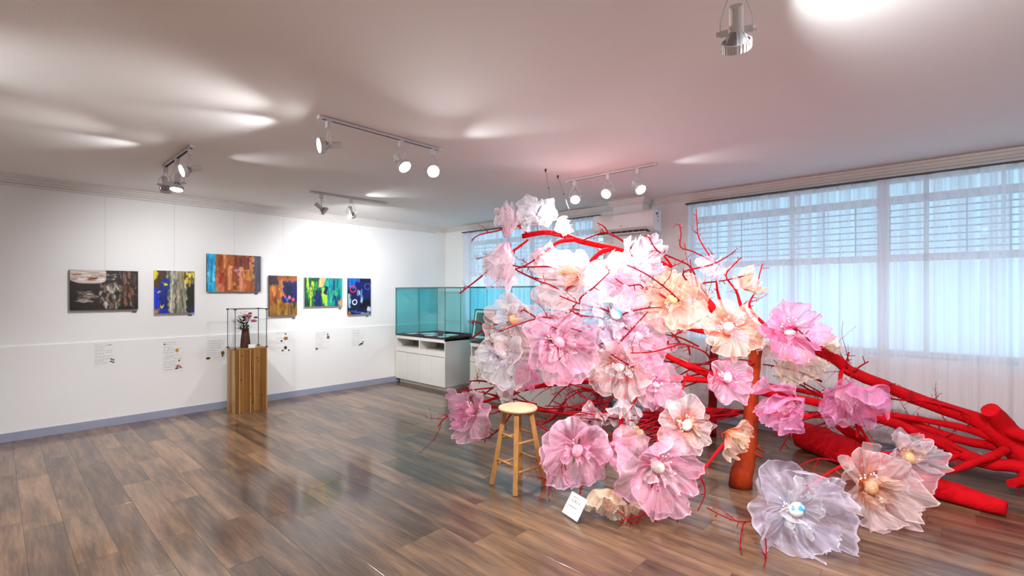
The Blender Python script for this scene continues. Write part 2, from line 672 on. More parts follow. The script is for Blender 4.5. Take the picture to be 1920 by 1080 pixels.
def tag(o, label, cat=None, group=None, kind=None):
    if label:
        o['label'] = label
    if cat:
        o['category'] = cat
    if group:
        o['group'] = group
    if kind:
        o['kind'] = kind
    return o


def thing(name, loc, label, cat, group=None):
    o = bpy.data.objects.new(name, None)
    o.empty_display_size = 0.1
    col.objects.link(o)
    o.location = Vector(loc)
    return tag(o, label, cat, group)


def box(x0, x1, y0, y1, z0, z1):
    return MB().box(min(x0, x1), max(x0, x1), min(y0, y1), max(y0, y1), min(z0, z1), max(z0, z1))


def struct(o, label, cat):
    return tag(o, label, cat, kind='structure')


# ------------------------------------------------------------------ room shell
RX0, RX1, RY0, RY1 = 0.0, 10.4, -9.2, 0.0
TH = 0.24
SILL, WTOP = 0.905, 2.575
W1 = (0.57, 3.42)
W2 = (4.62, 10.1)

fl = box(RX0 - TH, RX1 + TH, RY0 - TH, RY1 + TH, -0.12, -0.012).build('floor', 'floor_base')
struct(fl, 'glossy brown wood plank floor of the gallery', 'floor')

# planks run parallel to the window wall
PW, PL = 0.183, 1.22
plank_mesh = None
def make_plank_mesh():
    mb = MB()
    g, bv = 0.0005, 0.0008
    x0, x1, y0, y1 = -PL / 2 + g, PL / 2 - g, -PW / 2 + g, PW / 2 - g
    mb.add([(x0, y0, -0.012), (x1, y0, -0.012), (x1, y1, -0.012), (x0, y1, -0.012),
            (x0, y0, -bv * .5), (x1, y0, -bv * .5), (x1, y1, -bv * .5), (x0, y1, -bv * .5),
            (x0 + bv, y0 + bv, 0), (x1 - bv, y0 + bv, 0), (x1 - bv, y1 - bv, 0), (x0 + bv, y1 - bv, 0)],
           [(0, 1, 5, 4), (1, 2, 6, 5), (2, 3, 7, 6), (3, 0, 4, 7),
            (4, 5, 9, 8), (5, 6, 10, 9), (6, 7, 11, 10), (7, 4, 8, 11), (8, 9, 10, 11)])
    return mb
PLANK = make_plank_mesh()
plank_me = PLANK.mesh('floor_plank', 'wood_plank')
prng = random.Random(5)
cells = []
k0 = int(math.floor((RY0 + 5.62) / PW))
k1 = int(math.ceil((RY1 + 5.62) / PW))
for k in range(k0, k1):
    ya, yb = -5.62 + k * PW, -5.62 + (k + 1) * PW
    ya, yb = max(ya, RY0), min(yb, RY1)
    if yb - ya < 0.01:
        continue
    x = RX0 - prng.random() * PL
    while x < RX1:
        a, b2 = max(x, RX0), min(x + PL, RX1)
        if b2 - a > 0.01:
            cells.append((a, b2, ya, yb))
        x += PL

def plank_size(c):
    """rough size in the photograph; 0 when the frame shows none of it"""
    best = 0
    for i in range(5):
        for j in (0, 1):
            p = Vector((c[0] + (c[1] - c[0]) * i / 4, c[2] + (c[3] - c[2]) * j, 0)) - CAM
            d = p.dot(FWD)
            if d > 0.4:
                px = 960 + FPX * p.dot(RGT) / d
                py = HOR - FPX * p.z / d
                if -40 < px < 1960 and py < 1120:
                    best = max(best, 1.0 / d)
    return best
cells.sort(key=lambda c: -plank_size(c))
rest = MB()
for i, c in enumerate(cells):
    sx, sy = (c[1] - c[0]) / PL, (c[3] - c[2]) / PW
    cx_, cy_ = (c[0] + c[1]) / 2, (c[2] + c[3]) / 2
    if i < 296 and plank_size(c) > 0:
        o = bpy.data.objects.new('plank', plank_me)
        col.objects.link(o)
        o.parent = fl
        o.location = Vector((cx_, cy_, 0)) - fl.location
        o.scale = (sx, sy, 1)
    else:
        rest.add([(v.x * sx + cx_, v.y * sy + cy_, v.z) for v in PLANK.v], PLANK.f)
tag(rest.build('plank_field', 'wood_plank', fl), None, kind='stuff')

ce = box(RX0 - TH, RX1 + TH, RY0 - TH, RY1 + TH, H, H + 0.15).build('ceiling', 'ceiling_paint')
struct(ce, 'flat white painted gallery ceiling', 'ceiling')
struct(box(-TH, 0, RY0, RY1, 0, H).build('wall_left', 'wall_paint'), 'long white wall hung with six abstract paintings', 'wall')
struct(box(0.0, 0.014, RY0, RY1, 0.0, 0.955).build('trim_1', 'wall_paint'), 'slightly proud lower panel with a ledge line along the painting wall', 'trim')
struct(box(RX1, RX1 + TH, RY0, RY1, 0, H).build('wall_right', 'wall_paint'), 'plain white side wall', 'wall')
struct(box(RX0 - TH, RX1 + TH, RY0 - TH, RY0, 0, H).build('wall_back', 'wall_paint'), 'plain white wall opposite the windows', 'wall')

ww = MB()
ww.box(RX0 - TH, W1[0], 0, TH, 0, H)
ww.box(W1[0], W1[1], 0, TH, 0, SILL)
ww.box(W1[0], W1[1], 0, TH, WTOP, H)
ww.box(W1[1], W2[0], 0, TH, 0, H)
ww.box(W2[0], W2[1], 0, TH, 0, SILL)
ww.box(W2[0], W2[1], 0, TH, WTOP, H)
ww.box(W2[1], RX1 + TH, 0, TH, 0, H)
wn = ww.build('wall_window', 'wall_paint')
struct(wn, 'white wall with two curtained windows', 'wall')
# pilaster that carries the air conditioner
PX0, PX1, PYD = 3.71, 4.13, -0.22
pl = box(PX0, PX1, PYD, 0.0, 0, H).build('wall_pilaster', 'wall_paint')
struct(pl, 'narrow white pilaster between the two windows', 'wall')

# cornices
def cornice(x0, x1, y0, y1, side):
    mb = MB()
    for dz0, dz1, dp in ((0, 0.022, 0.055), (0.022, 0.05, 0.035), (0.05, 0.075, 0.02)):
        if side == 'l':
            mb.box(0, dp, y0, y1, H - dz1, H - dz0)
        else:
            mb.box(x0, x1, y0 - dp, y0, H - dz1, H - dz0)
    return mb
struct(cornice(0, 0, RY0, 0, 'l').build('trim_2', 'trim_paint'), 'white stepped cornice above the painting wall', 'trim')
cm = cornice(0.055, PX0, 0, 0, 'w')
cm2 = cornice(PX1, RX1, 0, 0, 'w')
for dz0, dz1, dp in ((0, 0.022, 0.055), (0.022, 0.05, 0.035), (0.05, 0.075, 0.02)):
    cm.box(PX0 - dp, PX1 + dp, PYD - dp, 0, H - dz1, H - dz0)
cm.v += []
o_ = len(cm.v)
cm.add(cm2.v, cm2.f)
struct(cm.build('trim_3', 'trim_paint'), 'white stepped cornice above the windows', 'trim')

bl = box(0.014, 0.026, RY0, RY1 - 0.0, 0.0, 0.088).build('baseboard_left', 'baseboard_vinyl')
struct(bl, 'blue grey skirting board along the painting wall', 'baseboard')
bw = MB()
bw.box(0.03, PX0, -0.012, 0, 0, 0.088)
bw.box(PX0, PX1, PYD - 0.012, PYD, 0, 0.088)
bw.box(PX1, RX1, -0.012, 0, 0, 0.088)
struct(bw.build('baseboard_window', 'baseboard_vinyl'), 'blue grey skirting board under the windows', 'baseboard')


# ------------------------------------------------------------------ windows
def window(name, x0, x1, n, label):
    """sash window: transom row, barred middle row, frosted lower row"""
    fr = MB()
    yw0, yw1 = 0.10, 0.15
    rows = (SILL, 1.83, 2.39, WTOP)
    fr.box(x0, x1, yw0 - 0.02, yw1, SILL, SILL + 0.05)
    fr.box(x0, x1, yw0 - 0.02, yw1, WTOP - 0.03, WTOP)
    fr.box(x0, x1, yw0, yw1, rows[1] - 0.035, rows[1] + 0.035)
    fr.box(x0, x1, yw0, yw1, rows[2] - 0.03, rows[2] + 0.03)
    for i in range(n + 1):
        x = x0 + (x1 - x0) * i / n
        w = 0.02
        fr.box(max(x0, x - w), min(x1, x + w), yw0, yw1, SILL, WTOP)
    root = fr.build(name, 'trim_paint')
    struct(root, label, 'window')
    for i in range(n):
        a = x0 + (x1 - x0) * i / n + 0.03
        b = x0 + (x1 - x0) * (i + 1) / n - 0.03
        box(a, b, 0.122, 0.128, SILL + 0.05, rows[1] - 0.045).build('pane', 'frosted_glass', root)
        box(a, b, 0.122, 0.128, rows[1] + 0.045, rows[2] - 0.03).build('pane', 'window_glass', root)
        box(a, b, 0.122, 0.128, rows[2] + 0.03, WTOP - 0.03).build('pane', 'window_glass', root)
    for i in range(8):
        z = 1.915 + i * 0.0635
        box(x0, x1, 0.185, 0.205, z - 0.0055, z + 0.0055).build('security_bar', 'grey_plastic', root)
    m = int((x1 - x0) / 0.27)
    for i in range(1, m):
        x = x0 + (x1 - x0) * i / m
        box(x - 0.006, x + 0.006, 0.205, 0.217, rows[1], rows[2]).build('security_upright', 'grey_plastic', root)
    sl = box(x0 - 0.0, x1 + 0.0, -0.012, 0.10, SILL - 0.03, SILL).build('window_sill', 'trim_paint', root)
    return root

window('window_1', W1[0], W1[1], 3, 'window of the corner behind the display cases, covered by sheer curtains')
window('window_2', W2[0], W2[1], 5, 'wide barred window with frosted lower panes behind the fallen red tree')


def curtain(x0, x1, y, z0, z1, label, seed, gather=1.0):
    mb = MB()
    rng = random.Random(seed)
    nx = int((x1 - x0) / 0.014)
    nz = 14
    ph = rng.random() * 10
    for j in range(nz + 1):
        s = j / nz
        z = z1 + (z0 - z1) * s
        for i in range(nx + 1):
            x = x0 + (x1 - x0) * i / nx
            u = x * 1.0
            f = mnoise.noise(Vector((u * 2.2, ph, s * 0.25))) * 0.5
            wv = math.sin(u * 46 + 5 * f + ph) * 0.012 + math.sin(u * 19 + 7 * f) * 0.02 + math.sin(u * 83 + 3 * f + s * .8) * 0.005
            amp = 0.45 + 0.55 * min(1, s * 3)
            mb.v.append(Vector((x + 0.012 * math.sin(u * 31 + s * 1.5), y + wv * amp * gather, z)))
    for j in range(nz):
        for i in range(nx):
            a = j * (nx + 1) + i
            mb.f.append((a, a + 1, a + nx + 2, a + nx + 1))
    return tag(mb.build('curtain', 'curtain_voile', smooth=True), label, 'curtain')

XS = on_y(1656, 540, -0.07).x
curtain(W2[0] + 0.03, XS + 0.04, -0.065, 0.10, WTOP - 0.02, 'sheer white curtain panel between the air conditioner and the panel overlap', 3)
curtain(XS - 0.04, W2[1] - 0.02, -0.09, 0.10, WTOP - 0.02, 'sheer white curtain panel above the forked end of the red tree', 4)
XM = on_y(1000, 540, -0.07).x
curtain(W1[0] + 0.03, XM + 0.03, -0.065, 0.30, WTOP - 0.02, 'sheer white curtain panel beside the room corner', 7)
curtain(XM - 0.03, W1[1] - 0.02, -0.085, 0.30, WTOP - 0.02, 'sheer white curtain panel left of the air conditioner', 8)
for x0, x1, lb in ((W1[0], W1[1], 'thin dark curtain rail over the window behind the display cases'), (W2[0], W2[1], 'thin dark curtain rail over the wide window')):
    tag(box(x0 + 0.005, x1 - 0.005, -0.10, 0.0, WTOP - 0.018, WTOP - 0.002).build('curtain_rail', 'rail_wood'), lb, 'curtain rail')


# ------------------------------------------------------------------ air conditioner
AX0, AX1 = on_y(1111, 440, -0.44).x, on_y(1224, 440, -0.44).x
AY0, AY1 = -0.44, -0.22
az_t, az_b = on_y(1111, 405, AY0).z, on_y(1111, 441, AY0).z
AW = AX1 - AX0
ac = thing('air_conditioner', (AX0 + AW / 2, -0.33, az_b), 'white wall mounted air conditioner between the two windows', 'air conditioner')
mb = MB()
prof = [(AY1, az_t), (AY0 + 0.03, az_t), (AY0, az_t - 0.03), (AY0, az_b + 0.05), (AY0 + 0.05, az_b + 0.02), (AY0 + 0.14, az_b), (AY1, az_b)]
vs_ = [(AX0, a, b) for a, b in prof] + [(AX1, a, b) for a, b in prof]
n_ = len(prof)
mb.add(vs_, [tuple(range(n_)), tuple(reversed(range(n_, 2 * n_)))] + [(i, i + n_, (i + 1) % n_ + n_, (i + 1) % n_) for i in range(n_)])
body = mb.build('body', 'white_plastic', ac, bevel=0.006)
box(AX0 + 0.05, AX1 - 0.1, AY0 + 0.045, AY0 + 0.135, az_b - 0.004, az_b + 0.028).build('air_outlet', 'black_plastic', ac)
for i in range(9):
    x = AX0 + 0.08 + (AW - 0.2) * i / 8
    box(x - 0.003, x + 0.003, AY0 + 0.042, AY0 + 0.13, az_b - 0.006, az_b + 0.026).build('outlet_vane', 'grey_plastic', ac)
box(AX0 + 0.06, AX1 - 0.11, AY0 + 0.03, AY0 + 0.07, az_b - 0.012, az_b - 0.005).build('louvre', 'white_plastic', ac)
mk = MB()
mk.box(AX0 + AW * 0.46, AX0 + AW * 0.52, AY0 - 0.001, AY0, az_b + 0.075, az_b + 0.083)
mk.build('badge', 'grey_plastic', ac)
st = MB()
for i, (yy, zz, w, h) in enumerate(((-0.34, 0.2, 0.02, 0.03), (-0.31, 0.21, 0.012, 0.02), (-0.31, 0.17, 0.012, 0.02), (-0.31, 0.12, 0.012, 0.014))):
    st.box(AX1, AX1 + 0.001, yy - w, yy + w, az_b + zz - h / 2, az_b + zz + h / 2)
st.build('side_sticker', 'print_grey', ac)
pp = MB()
xp = AX1 - 0.1
pp.tube([(xp, -0.255, az_b), (xp + 0.01, -0.25, az_b - 0.12), (xp - 0.005, -0.25, 1.2), (xp, -0.25, 0.12)], 0.022, 8)
tag(pp.build('air_conditioner_pipe', 'pipe_tape', smooth=True), 'taped pipe hanging straight down below the air conditioner', 'pipe')


# ------------------------------------------------------------------ paint helpers for flat pictures
def smooth_noise(h, w, sy, sx, rng):
    gy, gx = max(2, int(sy) + 2), max(2, int(sx) + 2)
    g = rng.random((gy, gx))
    yy = np.linspace(0, gy - 1.001, h)
    xx = np.linspace(0, gx - 1.001, w)
    y0 = yy.astype(int)
    x0 = xx.astype(int)
    fy = (yy - y0)[:, None]
    fx = (xx - x0)[None, :]
    fy = fy * fy * (3 - 2 * fy)
    fx = fx * fx * (3 - 2 * fx)
    a = g[np.ix_(y0, x0)]
    b = g[np.ix_(y0, x0 + 1)]
    c = g[np.ix_(y0 + 1, x0)]
    d = g[np.ix_(y0 + 1, x0 + 1)]
    return (a * (1 - fx) + b * fx) * (1 - fy) + (c * (1 - fx) + d * fx) * fy


class Canvas:
    def __init__(self, w, h, base, seed):
        self.rng = np.random.default_rng(seed)
        self.w, self.h = w, h
        self.img = np.ones((h, w, 3)) * np.array(base) / 255.0
        self.u = np.linspace(0, 1, w)[None, :].repeat(h, 0)
        self.v = np.linspace(0, 1, h)[:, None].repeat(w, 1)

    def put(self, mask, c, var=0.15, o='v'):
        n = smooth_noise(self.h, self.w, *((5, 60) if o == 'v' else (60, 5)), self.rng)
        c = np.array(c) / 255.0
        colr = np.clip(c[None, None, :] * (1 + var * (n[:, :, None] - 0.5) * 2), 0, 1)
        mask = np.clip(mask, 0, 1)[:, :, None]
        self.img = self.img * (1 - mask) + colr * mask

    def rect(self, u0, v0, u1, v1, c, o='v', rag=0.04, var=0.2, a=1.0):
        n1 = (smooth_noise(self.h, self.w, 14, 3, self.rng) - 0.5) * 2 * rag
        n2 = (smooth_noise(self.h, self.w, 3, 22, self.rng) - 0.5) * 2 * rag
        U, V = self.u + n1, self.v + n2
        s = 170.0
        m = np.ones_like(U)
        for q in (U - u0, u1 - U, V - v0, v1 - V):
            m = m / (1 + np.exp(np.clip(-s * q, -60, 60)))
        self.put(m * a, c, var, o)

    def ell(self, cu, cv, ru, rv, c, ring=0.0, var=0.15, o='h', p=2.0):
        n = (smooth_noise(self.h, self.w, 6, 6, self.rng) - 0.5) * 0.25
        d = (np.abs((self.u - cu) / ru) ** p + np.abs((self.v - cv) / rv) ** p) ** (1 / p) + n
        m = 1 / (1 + np.exp(np.clip(70 * (d - 1), -60, 60)))
        if ring:
            m = m * (1 / (1 + np.exp(np.clip(-70 * (d - (1 - ring)), -60, 60))))
        self.put(m, c, var, o)

    def strokes(self, k, u0, v0, u1, v1, cs, o='v', ln=0.15, wd=0.02, a=0.9):
        for _ in range(k):
            cu = u0 + (u1 - u0) * self.rng.random()
            cv = v0 + (v1 - v0) * self.rng.random()
            L = ln * (0.4 + self.rng.random())
            W = wd * (0.4 + self.rng.random())
            c = cs[int(self.rng.integers(len(cs)))]
            if o == 'v':
                self.rect(cu - W, cv - L, cu + W, cv + L, c, 'v', 0.02, 0.25, a)
            else:
                self.rect(cu - L, cv - W, cu + L, cv + W, c, 'h', 0.02, 0.25, a)


def lin(a):
    return np.where(a <= 0.04045, a / 12.92, ((a + 0.055) / 1.055) ** 2.4)


def picture_sheet(name, img, origin, ax, ay, mat, parent):
    """flat sheet with the picture as painted colours; origin = top-left, ax = right edge vector, ay = down edge vector"""
    h, w = img.shape[:2]
    mb = MB()
    for j in range(h + 1):
        for i in range(w + 1):
            mb.v.append(Vector(origin) + ax * (i / w) + ay * (j / h))
    for j in range(h):
        for i in range(w):
            a = j * (w + 1) + i
            mb.f.append((a, a + w + 1, a + w + 2, a + 1))
    o = mb.build(name, mat, parent)
    at_ = o.data.color_attributes.new('paint', 'FLOAT_COLOR', 'CORNER')
    c = np.ones((h * w, 4, 4), dtype=np.float32)
    c[:, :, :3] = lin(np.clip(img, 0, 1)).reshape(h * w, 1, 3)
    at_.data.foreach_set('color', c.ravel())
    return o


def art1():
    c = Canvas(168, 98, (20, 14, 12), 1)
    c.strokes(26, .02, .02, .98, .98, [(38, 26, 20), (26, 18, 16), (10, 8, 8)], 'h', .2, .05)
    c.ell(.24, .12, .28, .22, (206, 190, 182), p=3.2, var=.2)
    c.strokes(10, .05, .03, .45, .25, [(150, 110, 84), (226, 214, 210), (190, 170, 160)], 'h', .12, .02)
    c.strokes(4, .2, .16, .34, .24, [(158, 70, 36), (120, 56, 30)], 'h', .05, .02)
    c.strokes(34, .08, .5, .34, .86, [(226, 216, 204), (190, 170, 150), (240, 236, 230), (110, 86, 70), (24, 18, 16)], 'h', .08, .013)
    c.strokes(80, .42, .35, .74, .92, [(200, 196, 170), (226, 220, 204), (90, 80, 60), (120, 130, 140), (40, 30, 26), (150, 116, 88)], 'v', .07, .012)
    c.strokes(16, .54, .08, .66, .36, [(220, 206, 196), (160, 120, 100), (40, 30, 26)], 'h', .03, .016)
    c.strokes(60, .72, .06, .98, .9, [(130, 76, 44), (176, 120, 84), (60, 40, 30), (200, 150, 120), (34, 22, 18)], 'v', .1, .01)
    return c.img

def art2():
    c = Canvas(120, 126, (120, 124, 100), 2)
    c.rect(-.1, -.1, .4, .55, (74, 54, 26))
    c.rect(.3, .0, .85, 1.1, (140, 142, 124), var=.35)
    c.strokes(40, .32, .05, .84, .95, [(196, 186, 164), (92, 104, 84), (150, 132, 110), (64, 84, 84), (206, 196, 180), (52, 60, 50)], 'v', .22, .022)
    c.rect(.82, .3, 1.1, 1.1, (40, 44, 30))
    c.rect(-.1, .42, .14, .9, (16, 54, 214), var=.2)
    c.rect(.12, .36, .34, 1.1, (16, 34, 120), var=.3)
    c.rect(.02, .88, .3, 1.1, (24, 44, 190))
    c.rect(.14, .2, .38, .46, (20, 50, 140))
    c.rect(-.1, -.1, .08, .2, (232, 208, 20))
    c.rect(.72, .02, 1.1, .14, (226, 204, 60))
    c.strokes(9, .76, .08, .98, .3, [(240, 216, 50), (216, 170, 40), (70, 50, 20)], 'v', .07, .035)
    c.rect(.21, .26, .31, .33, (240, 214, 50), rag=.04)
    c.rect(.14, .79, .23, .85, (240, 220, 60), rag=.05)
    c.rect(.05, .46, .14, .5, (240, 226, 90), rag=.04)
    c.rect(-.05, .9, .12, .99, (170, 130, 90), rag=.04)
    c.rect(.88, .9, 1.1, 1.1, (20, 40, 150))
    return c.img

def art3():
    c = Canvas(150, 104, (172, 92, 42), 3)
    c.strokes(46, .18, .05, .85, .95, [(196, 112, 52), (150, 70, 30), (206, 136, 70), (130, 66, 40), (176, 84, 36), (216, 140, 96)], 'v', .25, .03)
    c.rect(.48, .02, .8, .4, (128, 56, 30), var=.3)
    c.rect(.5, .3, .58, .95, (128, 70, 44))
    c.rect(.56, .45, .68, 1.05, (206, 132, 98), var=.2)
    c.rect(.7, .38, .88, .68, (200, 132, 56), var=.25)
    c.ell(.62, .38, .05, .07, (224, 150, 130))
    c.ell(.53, .42, .05, .05, (176, 120, 130))
    c.rect(.86, -.1, 1.1, 1.1, (74, 76, 92), rag=.05)
    c.rect(-.1, -.1, .155, 1.1, (34, 158, 206), rag=.015, var=.3)
    c.strokes(10, .02, .1, .14, .95, [(90, 196, 224), (16, 110, 170), (150, 214, 230)], 'v', .14, .015)
    c.strokes(6, .19, .6, .3, .95, [(206, 100, 100), (160, 40, 30)], 'v', .1, .02)
    return c.img

def art4():
    c = Canvas(96, 134, (140, 84, 32), 4)
    c.strokes(30, .02, .05, .98, .98, [(160, 100, 40), (110, 60, 24), (184, 128, 58), (86, 50, 28)], 'v', .16, .04)
    c.rect(-.1, -.1, .3, .22, (58, 30, 50))
    c.rect(.3, .06, 1.1, .14, (170, 84, 34))
    c.rect(.46, .14, 1.1, .68, (24, 30, 104), var=.35)
    c.rect(.56, .2, .84, .5, (14, 20, 60), var=.3)
    c.rect(.36, .1, .5, .5, (196, 116, 52), var=.3)
    c.rect(.1, .26, .22, .5, (210, 130, 60))
    c.rect(.02, .4, .12, .7, (180, 90, 40))
    for u, v, cc in ((.56, .52, (190, 70, 100)), (.72, .54, (210, 110, 130)), (.86, .6, (220, 90, 80)), (.64, .6, (60, 110, 200))):
        c.ell(u, v, .05, .045, cc)
    c.rect(.0, .72, 1.1, 1.1, (150, 104, 36), var=.35)
    c.strokes(10, .05, .74, .95, .95, [(186, 140, 60), (110, 76, 30)], 'v', .08, .04)
    c.rect(.86, .66, .94, .82, (40, 70, 50))
    return c.img

def art5():
    c = Canvas(132, 100, (16, 120, 120), 5)
    c.rect(-.1, -.1, .4, 1.1, (16, 70, 60), var=.5)
    c.rect(.5, -.1, 1.1, 1.1, (22, 146, 140), var=.3)
    c.strokes(26, .55, .1, .95, .95, [(30, 170, 160), (20, 100, 150), (14, 60, 110), (50, 180, 130)], 'v', .2, .018)
    c.strokes(22, .02, .1, .34, .95, [(40, 180, 50), (150, 220, 40), (10, 60, 50), (20, 110, 60), (230, 230, 60)], 'v', .2, .02)
    c.rect(.25, .45, .45, 1.1, (14, 40, 100), var=.4)
    c.rect(.36, .0, .52, .34, (232, 176, 110), var=.2)
    c.strokes(10, .44, .2, .58, .85, [(120, 226, 30), (180, 236, 60), (60, 190, 40)], 'v', .2, .03)
    c.rect(.52, .3, .6, .6, (14, 30, 90))
    c.rect(.9, .75, 1.1, 1.1, (210, 150, 90))
    c.strokes(6, .75, .7, .92, .95, [(10, 30, 80), (16, 60, 120)], 'v', .1, .02)
    return c.img

def art6():
    c = Canvas(84, 136, (14, 22, 70), 6)
    c.rect(-.1, -.1, .5, .28, (20, 96, 190), var=.3)
    c.rect(.3, .1, 1.1, .6, (12, 26, 96), var=.3)
    c.rect(.5, .6, .95, .85, (6, 8, 20))
    c.strokes(9, .42, .36, .66, .62, [(190, 210, 226), (90, 150, 210), (30, 60, 140)], 'v', .1, .025)
    c.ell(.2, .3, .14, .1, (214, 50, 110), ring=.38)
    c.ell(.86, .22, .14, .09, (110, 130, 190), ring=.16)
    c.ell(.28, .66, .12, .08, (220, 232, 244), ring=.4)
    c.rect(-.1, .45, .1, .8, (150, 190, 220), var=.4)
    c.strokes(8, .2, .9, .95, .99, [(216, 226, 240), (60, 100, 180)], 'h', .12, .015)
    c.rect(.82, .78, 1.0, .92, (206, 226, 240))
    c.rect(-.1, .92, .12, 1.1, (190, 110, 40))
    return c.img

PAINT = [
    (art1, (131, 506, 259, 582), 'dark', 'wide black painting with a white rounded patch and pale streaks'),
    (art2, (289, 507, 364, 588), 'light', 'grey green painting with blue corner and yellow marks'),
    (art3, (388, 477, 489, 548), 'dark', 'orange painting with turquoise stripe, hung highest on the wall'),
    (art4, (505, 516, 557, 593), 'dark', 'upright brown and gold painting with a navy blue square'),
    (art5, (571, 520, 642, 575), 'light', 'bright green and teal painting with vertical strokes'),
    (art6, (653, 521, 695, 590), 'dark', 'narrow upright navy blue painting with pink ring and white strokes'),
]
RAIL_Z = 2.585
for fn, (x0, y0, x1, y1), ed, lb in PAINT:
    fx = 0.045
    a, b = on_x(x0, y0, fx), on_x(x1, y1, fx)
    cyp = (x0 + x1) / 2
    zt = on_x(cyp, y0 + 1, fx).z
    zb = on_x(cyp, y1 - 1, fx).z
    ya, yb = a.y, b.y
    r = thing('painting', (0.02, (ya + yb) / 2, zb), lb, 'painting', 'abstract paintings on the long white wall')
    box(0.016, fx - 0.001, ya, yb, zb, zt).build('stretcher', 'canvas_edge' if ed == 'light' else 'dark_edge', r)
    picture_sheet('canvas', fn(), (fx, ya, zt), Vector((0, yb - ya, 0)), Vector((0, 0, zb - zt)), 'oil_paint', r)
    MB().tube([(0.024, (ya + yb) / 2, zt), (0.036, (ya + yb) / 2, RAIL_Z)], 0.0006, 5).build('hanging_wire', 'wire_steel', r)
tag(box(0.0, 0.034, RY0 + 0.1, -0.25, RAIL_Z, RAIL_Z + 0.022).build('picture_rail', 'trim_paint'), 'thin white picture hanging rail under the cornice', 'rail')
# caption tags
for (px, py), lb in zip(((252, 585), (356.5, 591), (480.5, 551), (551, 597), (638, 579), (689, 593)),
                        ('black', 'grey green', 'orange', 'brown and gold', 'bright green', 'navy blue')):
    p = on_x(px, py, 0.016)
    wq, hq = 0.021, 0.011
    t_ = box(0.0005, 0.003, p.y - wq, p.y + wq, p.z - hq, p.z + hq).build('caption_tag', 'print_grey')
    tag(t_, 'small grey caption tag under the ' + lb + ' painting', 'tag', 'caption tags under the paintings')


def sheet_img(seed, marks, lines):
    c = Canvas(40, 52, (240, 240, 239), seed)
    rng = np.random.default_rng(seed + 50)
    for i in range(lines):
        v = 0.05 + 0.88 * i / lines
        L = 0.45 + 0.4 * rng.random()
        j0 = int(v * c.h)
        i1 = int((0.06 + L) * c.w)
        seg = c.img[j0:j0 + 1, 2:i1]
        dash = (rng.random(seg.shape[1]) > 0.2).astype(float)[None, :, None]
        seg[:] = seg * (1 - 0.2 * dash)
    for u, v, ru, rv, cc in marks:
        c.ell(u, v, ru, rv, cc)
    return c.img

BK, BR, YL, PK = (40, 34, 28), (120, 84, 40), (196, 160, 30), (176, 120, 110)
SHEETS = [
    ((175, 643, 215, 689), [(.85, .68, .06, .03, BK), (.95, .72, .05, .03, BK), (.84, .78, .06, .03, BK), (.95, .82, .05, .03, BK), (.78, .08, .1, .015, BR)], 13, 'under the black painting'),
    ((305, 639, 345, 700), [(.08, .09, .05, .02, BK), (.68, .3, .09, .06, YL), (.78, .62, .05, .03, BR), (.74, .8, .12, .04, PK), (.66, .86, .08, .03, BR), (.85, .85, .08, .03, PK)], 14, 'under the grey green painting'),
    ((386, 637, 421, 677), [(.12, .85, .12, .06, (70, 70, 40)), (.92, .66, .1, .1, BR), (.9, .8, .06, .04, BK)], 8, 'left of the wooden plinth'),
    ((517, 622, 548, 664), [(.6, .1, .05, .03, BK), (.62, .3, .14, .08, (150, 104, 40)), (.35, .4, .06, .04, BK), (.6, .72, .1, .08, BK), (.42, .84, .08, .05, BR), (.8, .85, .06, .04, BK)], 4, 'right of the wooden plinth'),
    ((591, 622, 619, 659), [(.88, .3, .1, .09, (110, 90, 60)), (.1, .85, .09, .06, BR), (.85, .15, .05, .06, BR)], 10, 'under the bright green painting'),
    ((659, 618, 685, 652), [(.75, .8, .12, .05, BK), (.6, .86, .08, .05, BR), (.85, .7, .06, .04, BK)], 10, 'under the navy blue painting'),
]
for i, ((x0, y0, x1, y1), marks, ln, where) in enumerate(SHEETS):
    a = on_x(x0, (y0 + y1) / 2, 0.02)
    b = on_x(x1, (y0 + y1) / 2, 0.02)
    zt = on_x((x0 + x1) / 2, y0, 0.02).z
    zb = on_x((x0 + x1) / 2, y1, 0.02).z
    r = thing('text_sheet', (0.0145, (a.y + b.y) / 2, zb), 'pale sheet of small print with pressed leaves ' + where, 'poster', 'text sheets below the paintings')
    box(0.0142, 0.0152, a.y, b.y, zb, zt).build('backing', 'paper', r)
    picture_sheet('print', sheet_img(20 + i, marks, ln), (0.0158, a.y, zt), Vector((0, b.y - a.y, 0)), Vector((0, 0, zb - zt)), 'printed_sheet', r)


# ------------------------------------------------------------------ wooden plinth with glass box
px0, px1, py0, py1 = 0.19, 0.485, -3.72, -3.34
ph = 0.80
pd = thing('wooden_plinth', ((px0 + px1) / 2, (py0 + py1) / 2, 0), 'pine plank plinth against the painting wall carrying a glass box', 'plinth')
box(px0 + 0.012, px1 - 0.012, py0 + 0.012, py1 - 0.012, 0.004, ph - 0.018).build('core', 'pine_dark', pd)
prn = random.Random(3)
ws = [0.06, 0.05, 0.075, 0.05, 0.06, 0.085]
tot = sum(ws)
y = py0
tones = ['pine_dark', 'pine_mid', 'pine_dark', 'pine_dark', 'pine_mid', 'pine_dark']
for w, t in zip(ws, tones):
    w *= (py1 - py0) / tot
    box(px1 - 0.012, px1 + prn.uniform(-.001, .001), y + 0.0006, y + w - 0.0006, 0.0, ph - 0.018).build('plank', t, pd, bevel=0.0015)
    # bright sapwood strip between boards
    if t == 'pine_dark':
        box(px1 - 0.011, px1 + 0.0014, y + w - 0.012, y + w - 0.0008, 0.0, ph - 0.018).build('sapwood_strip', 'pine_light', pd)
    y += w
xw = px0
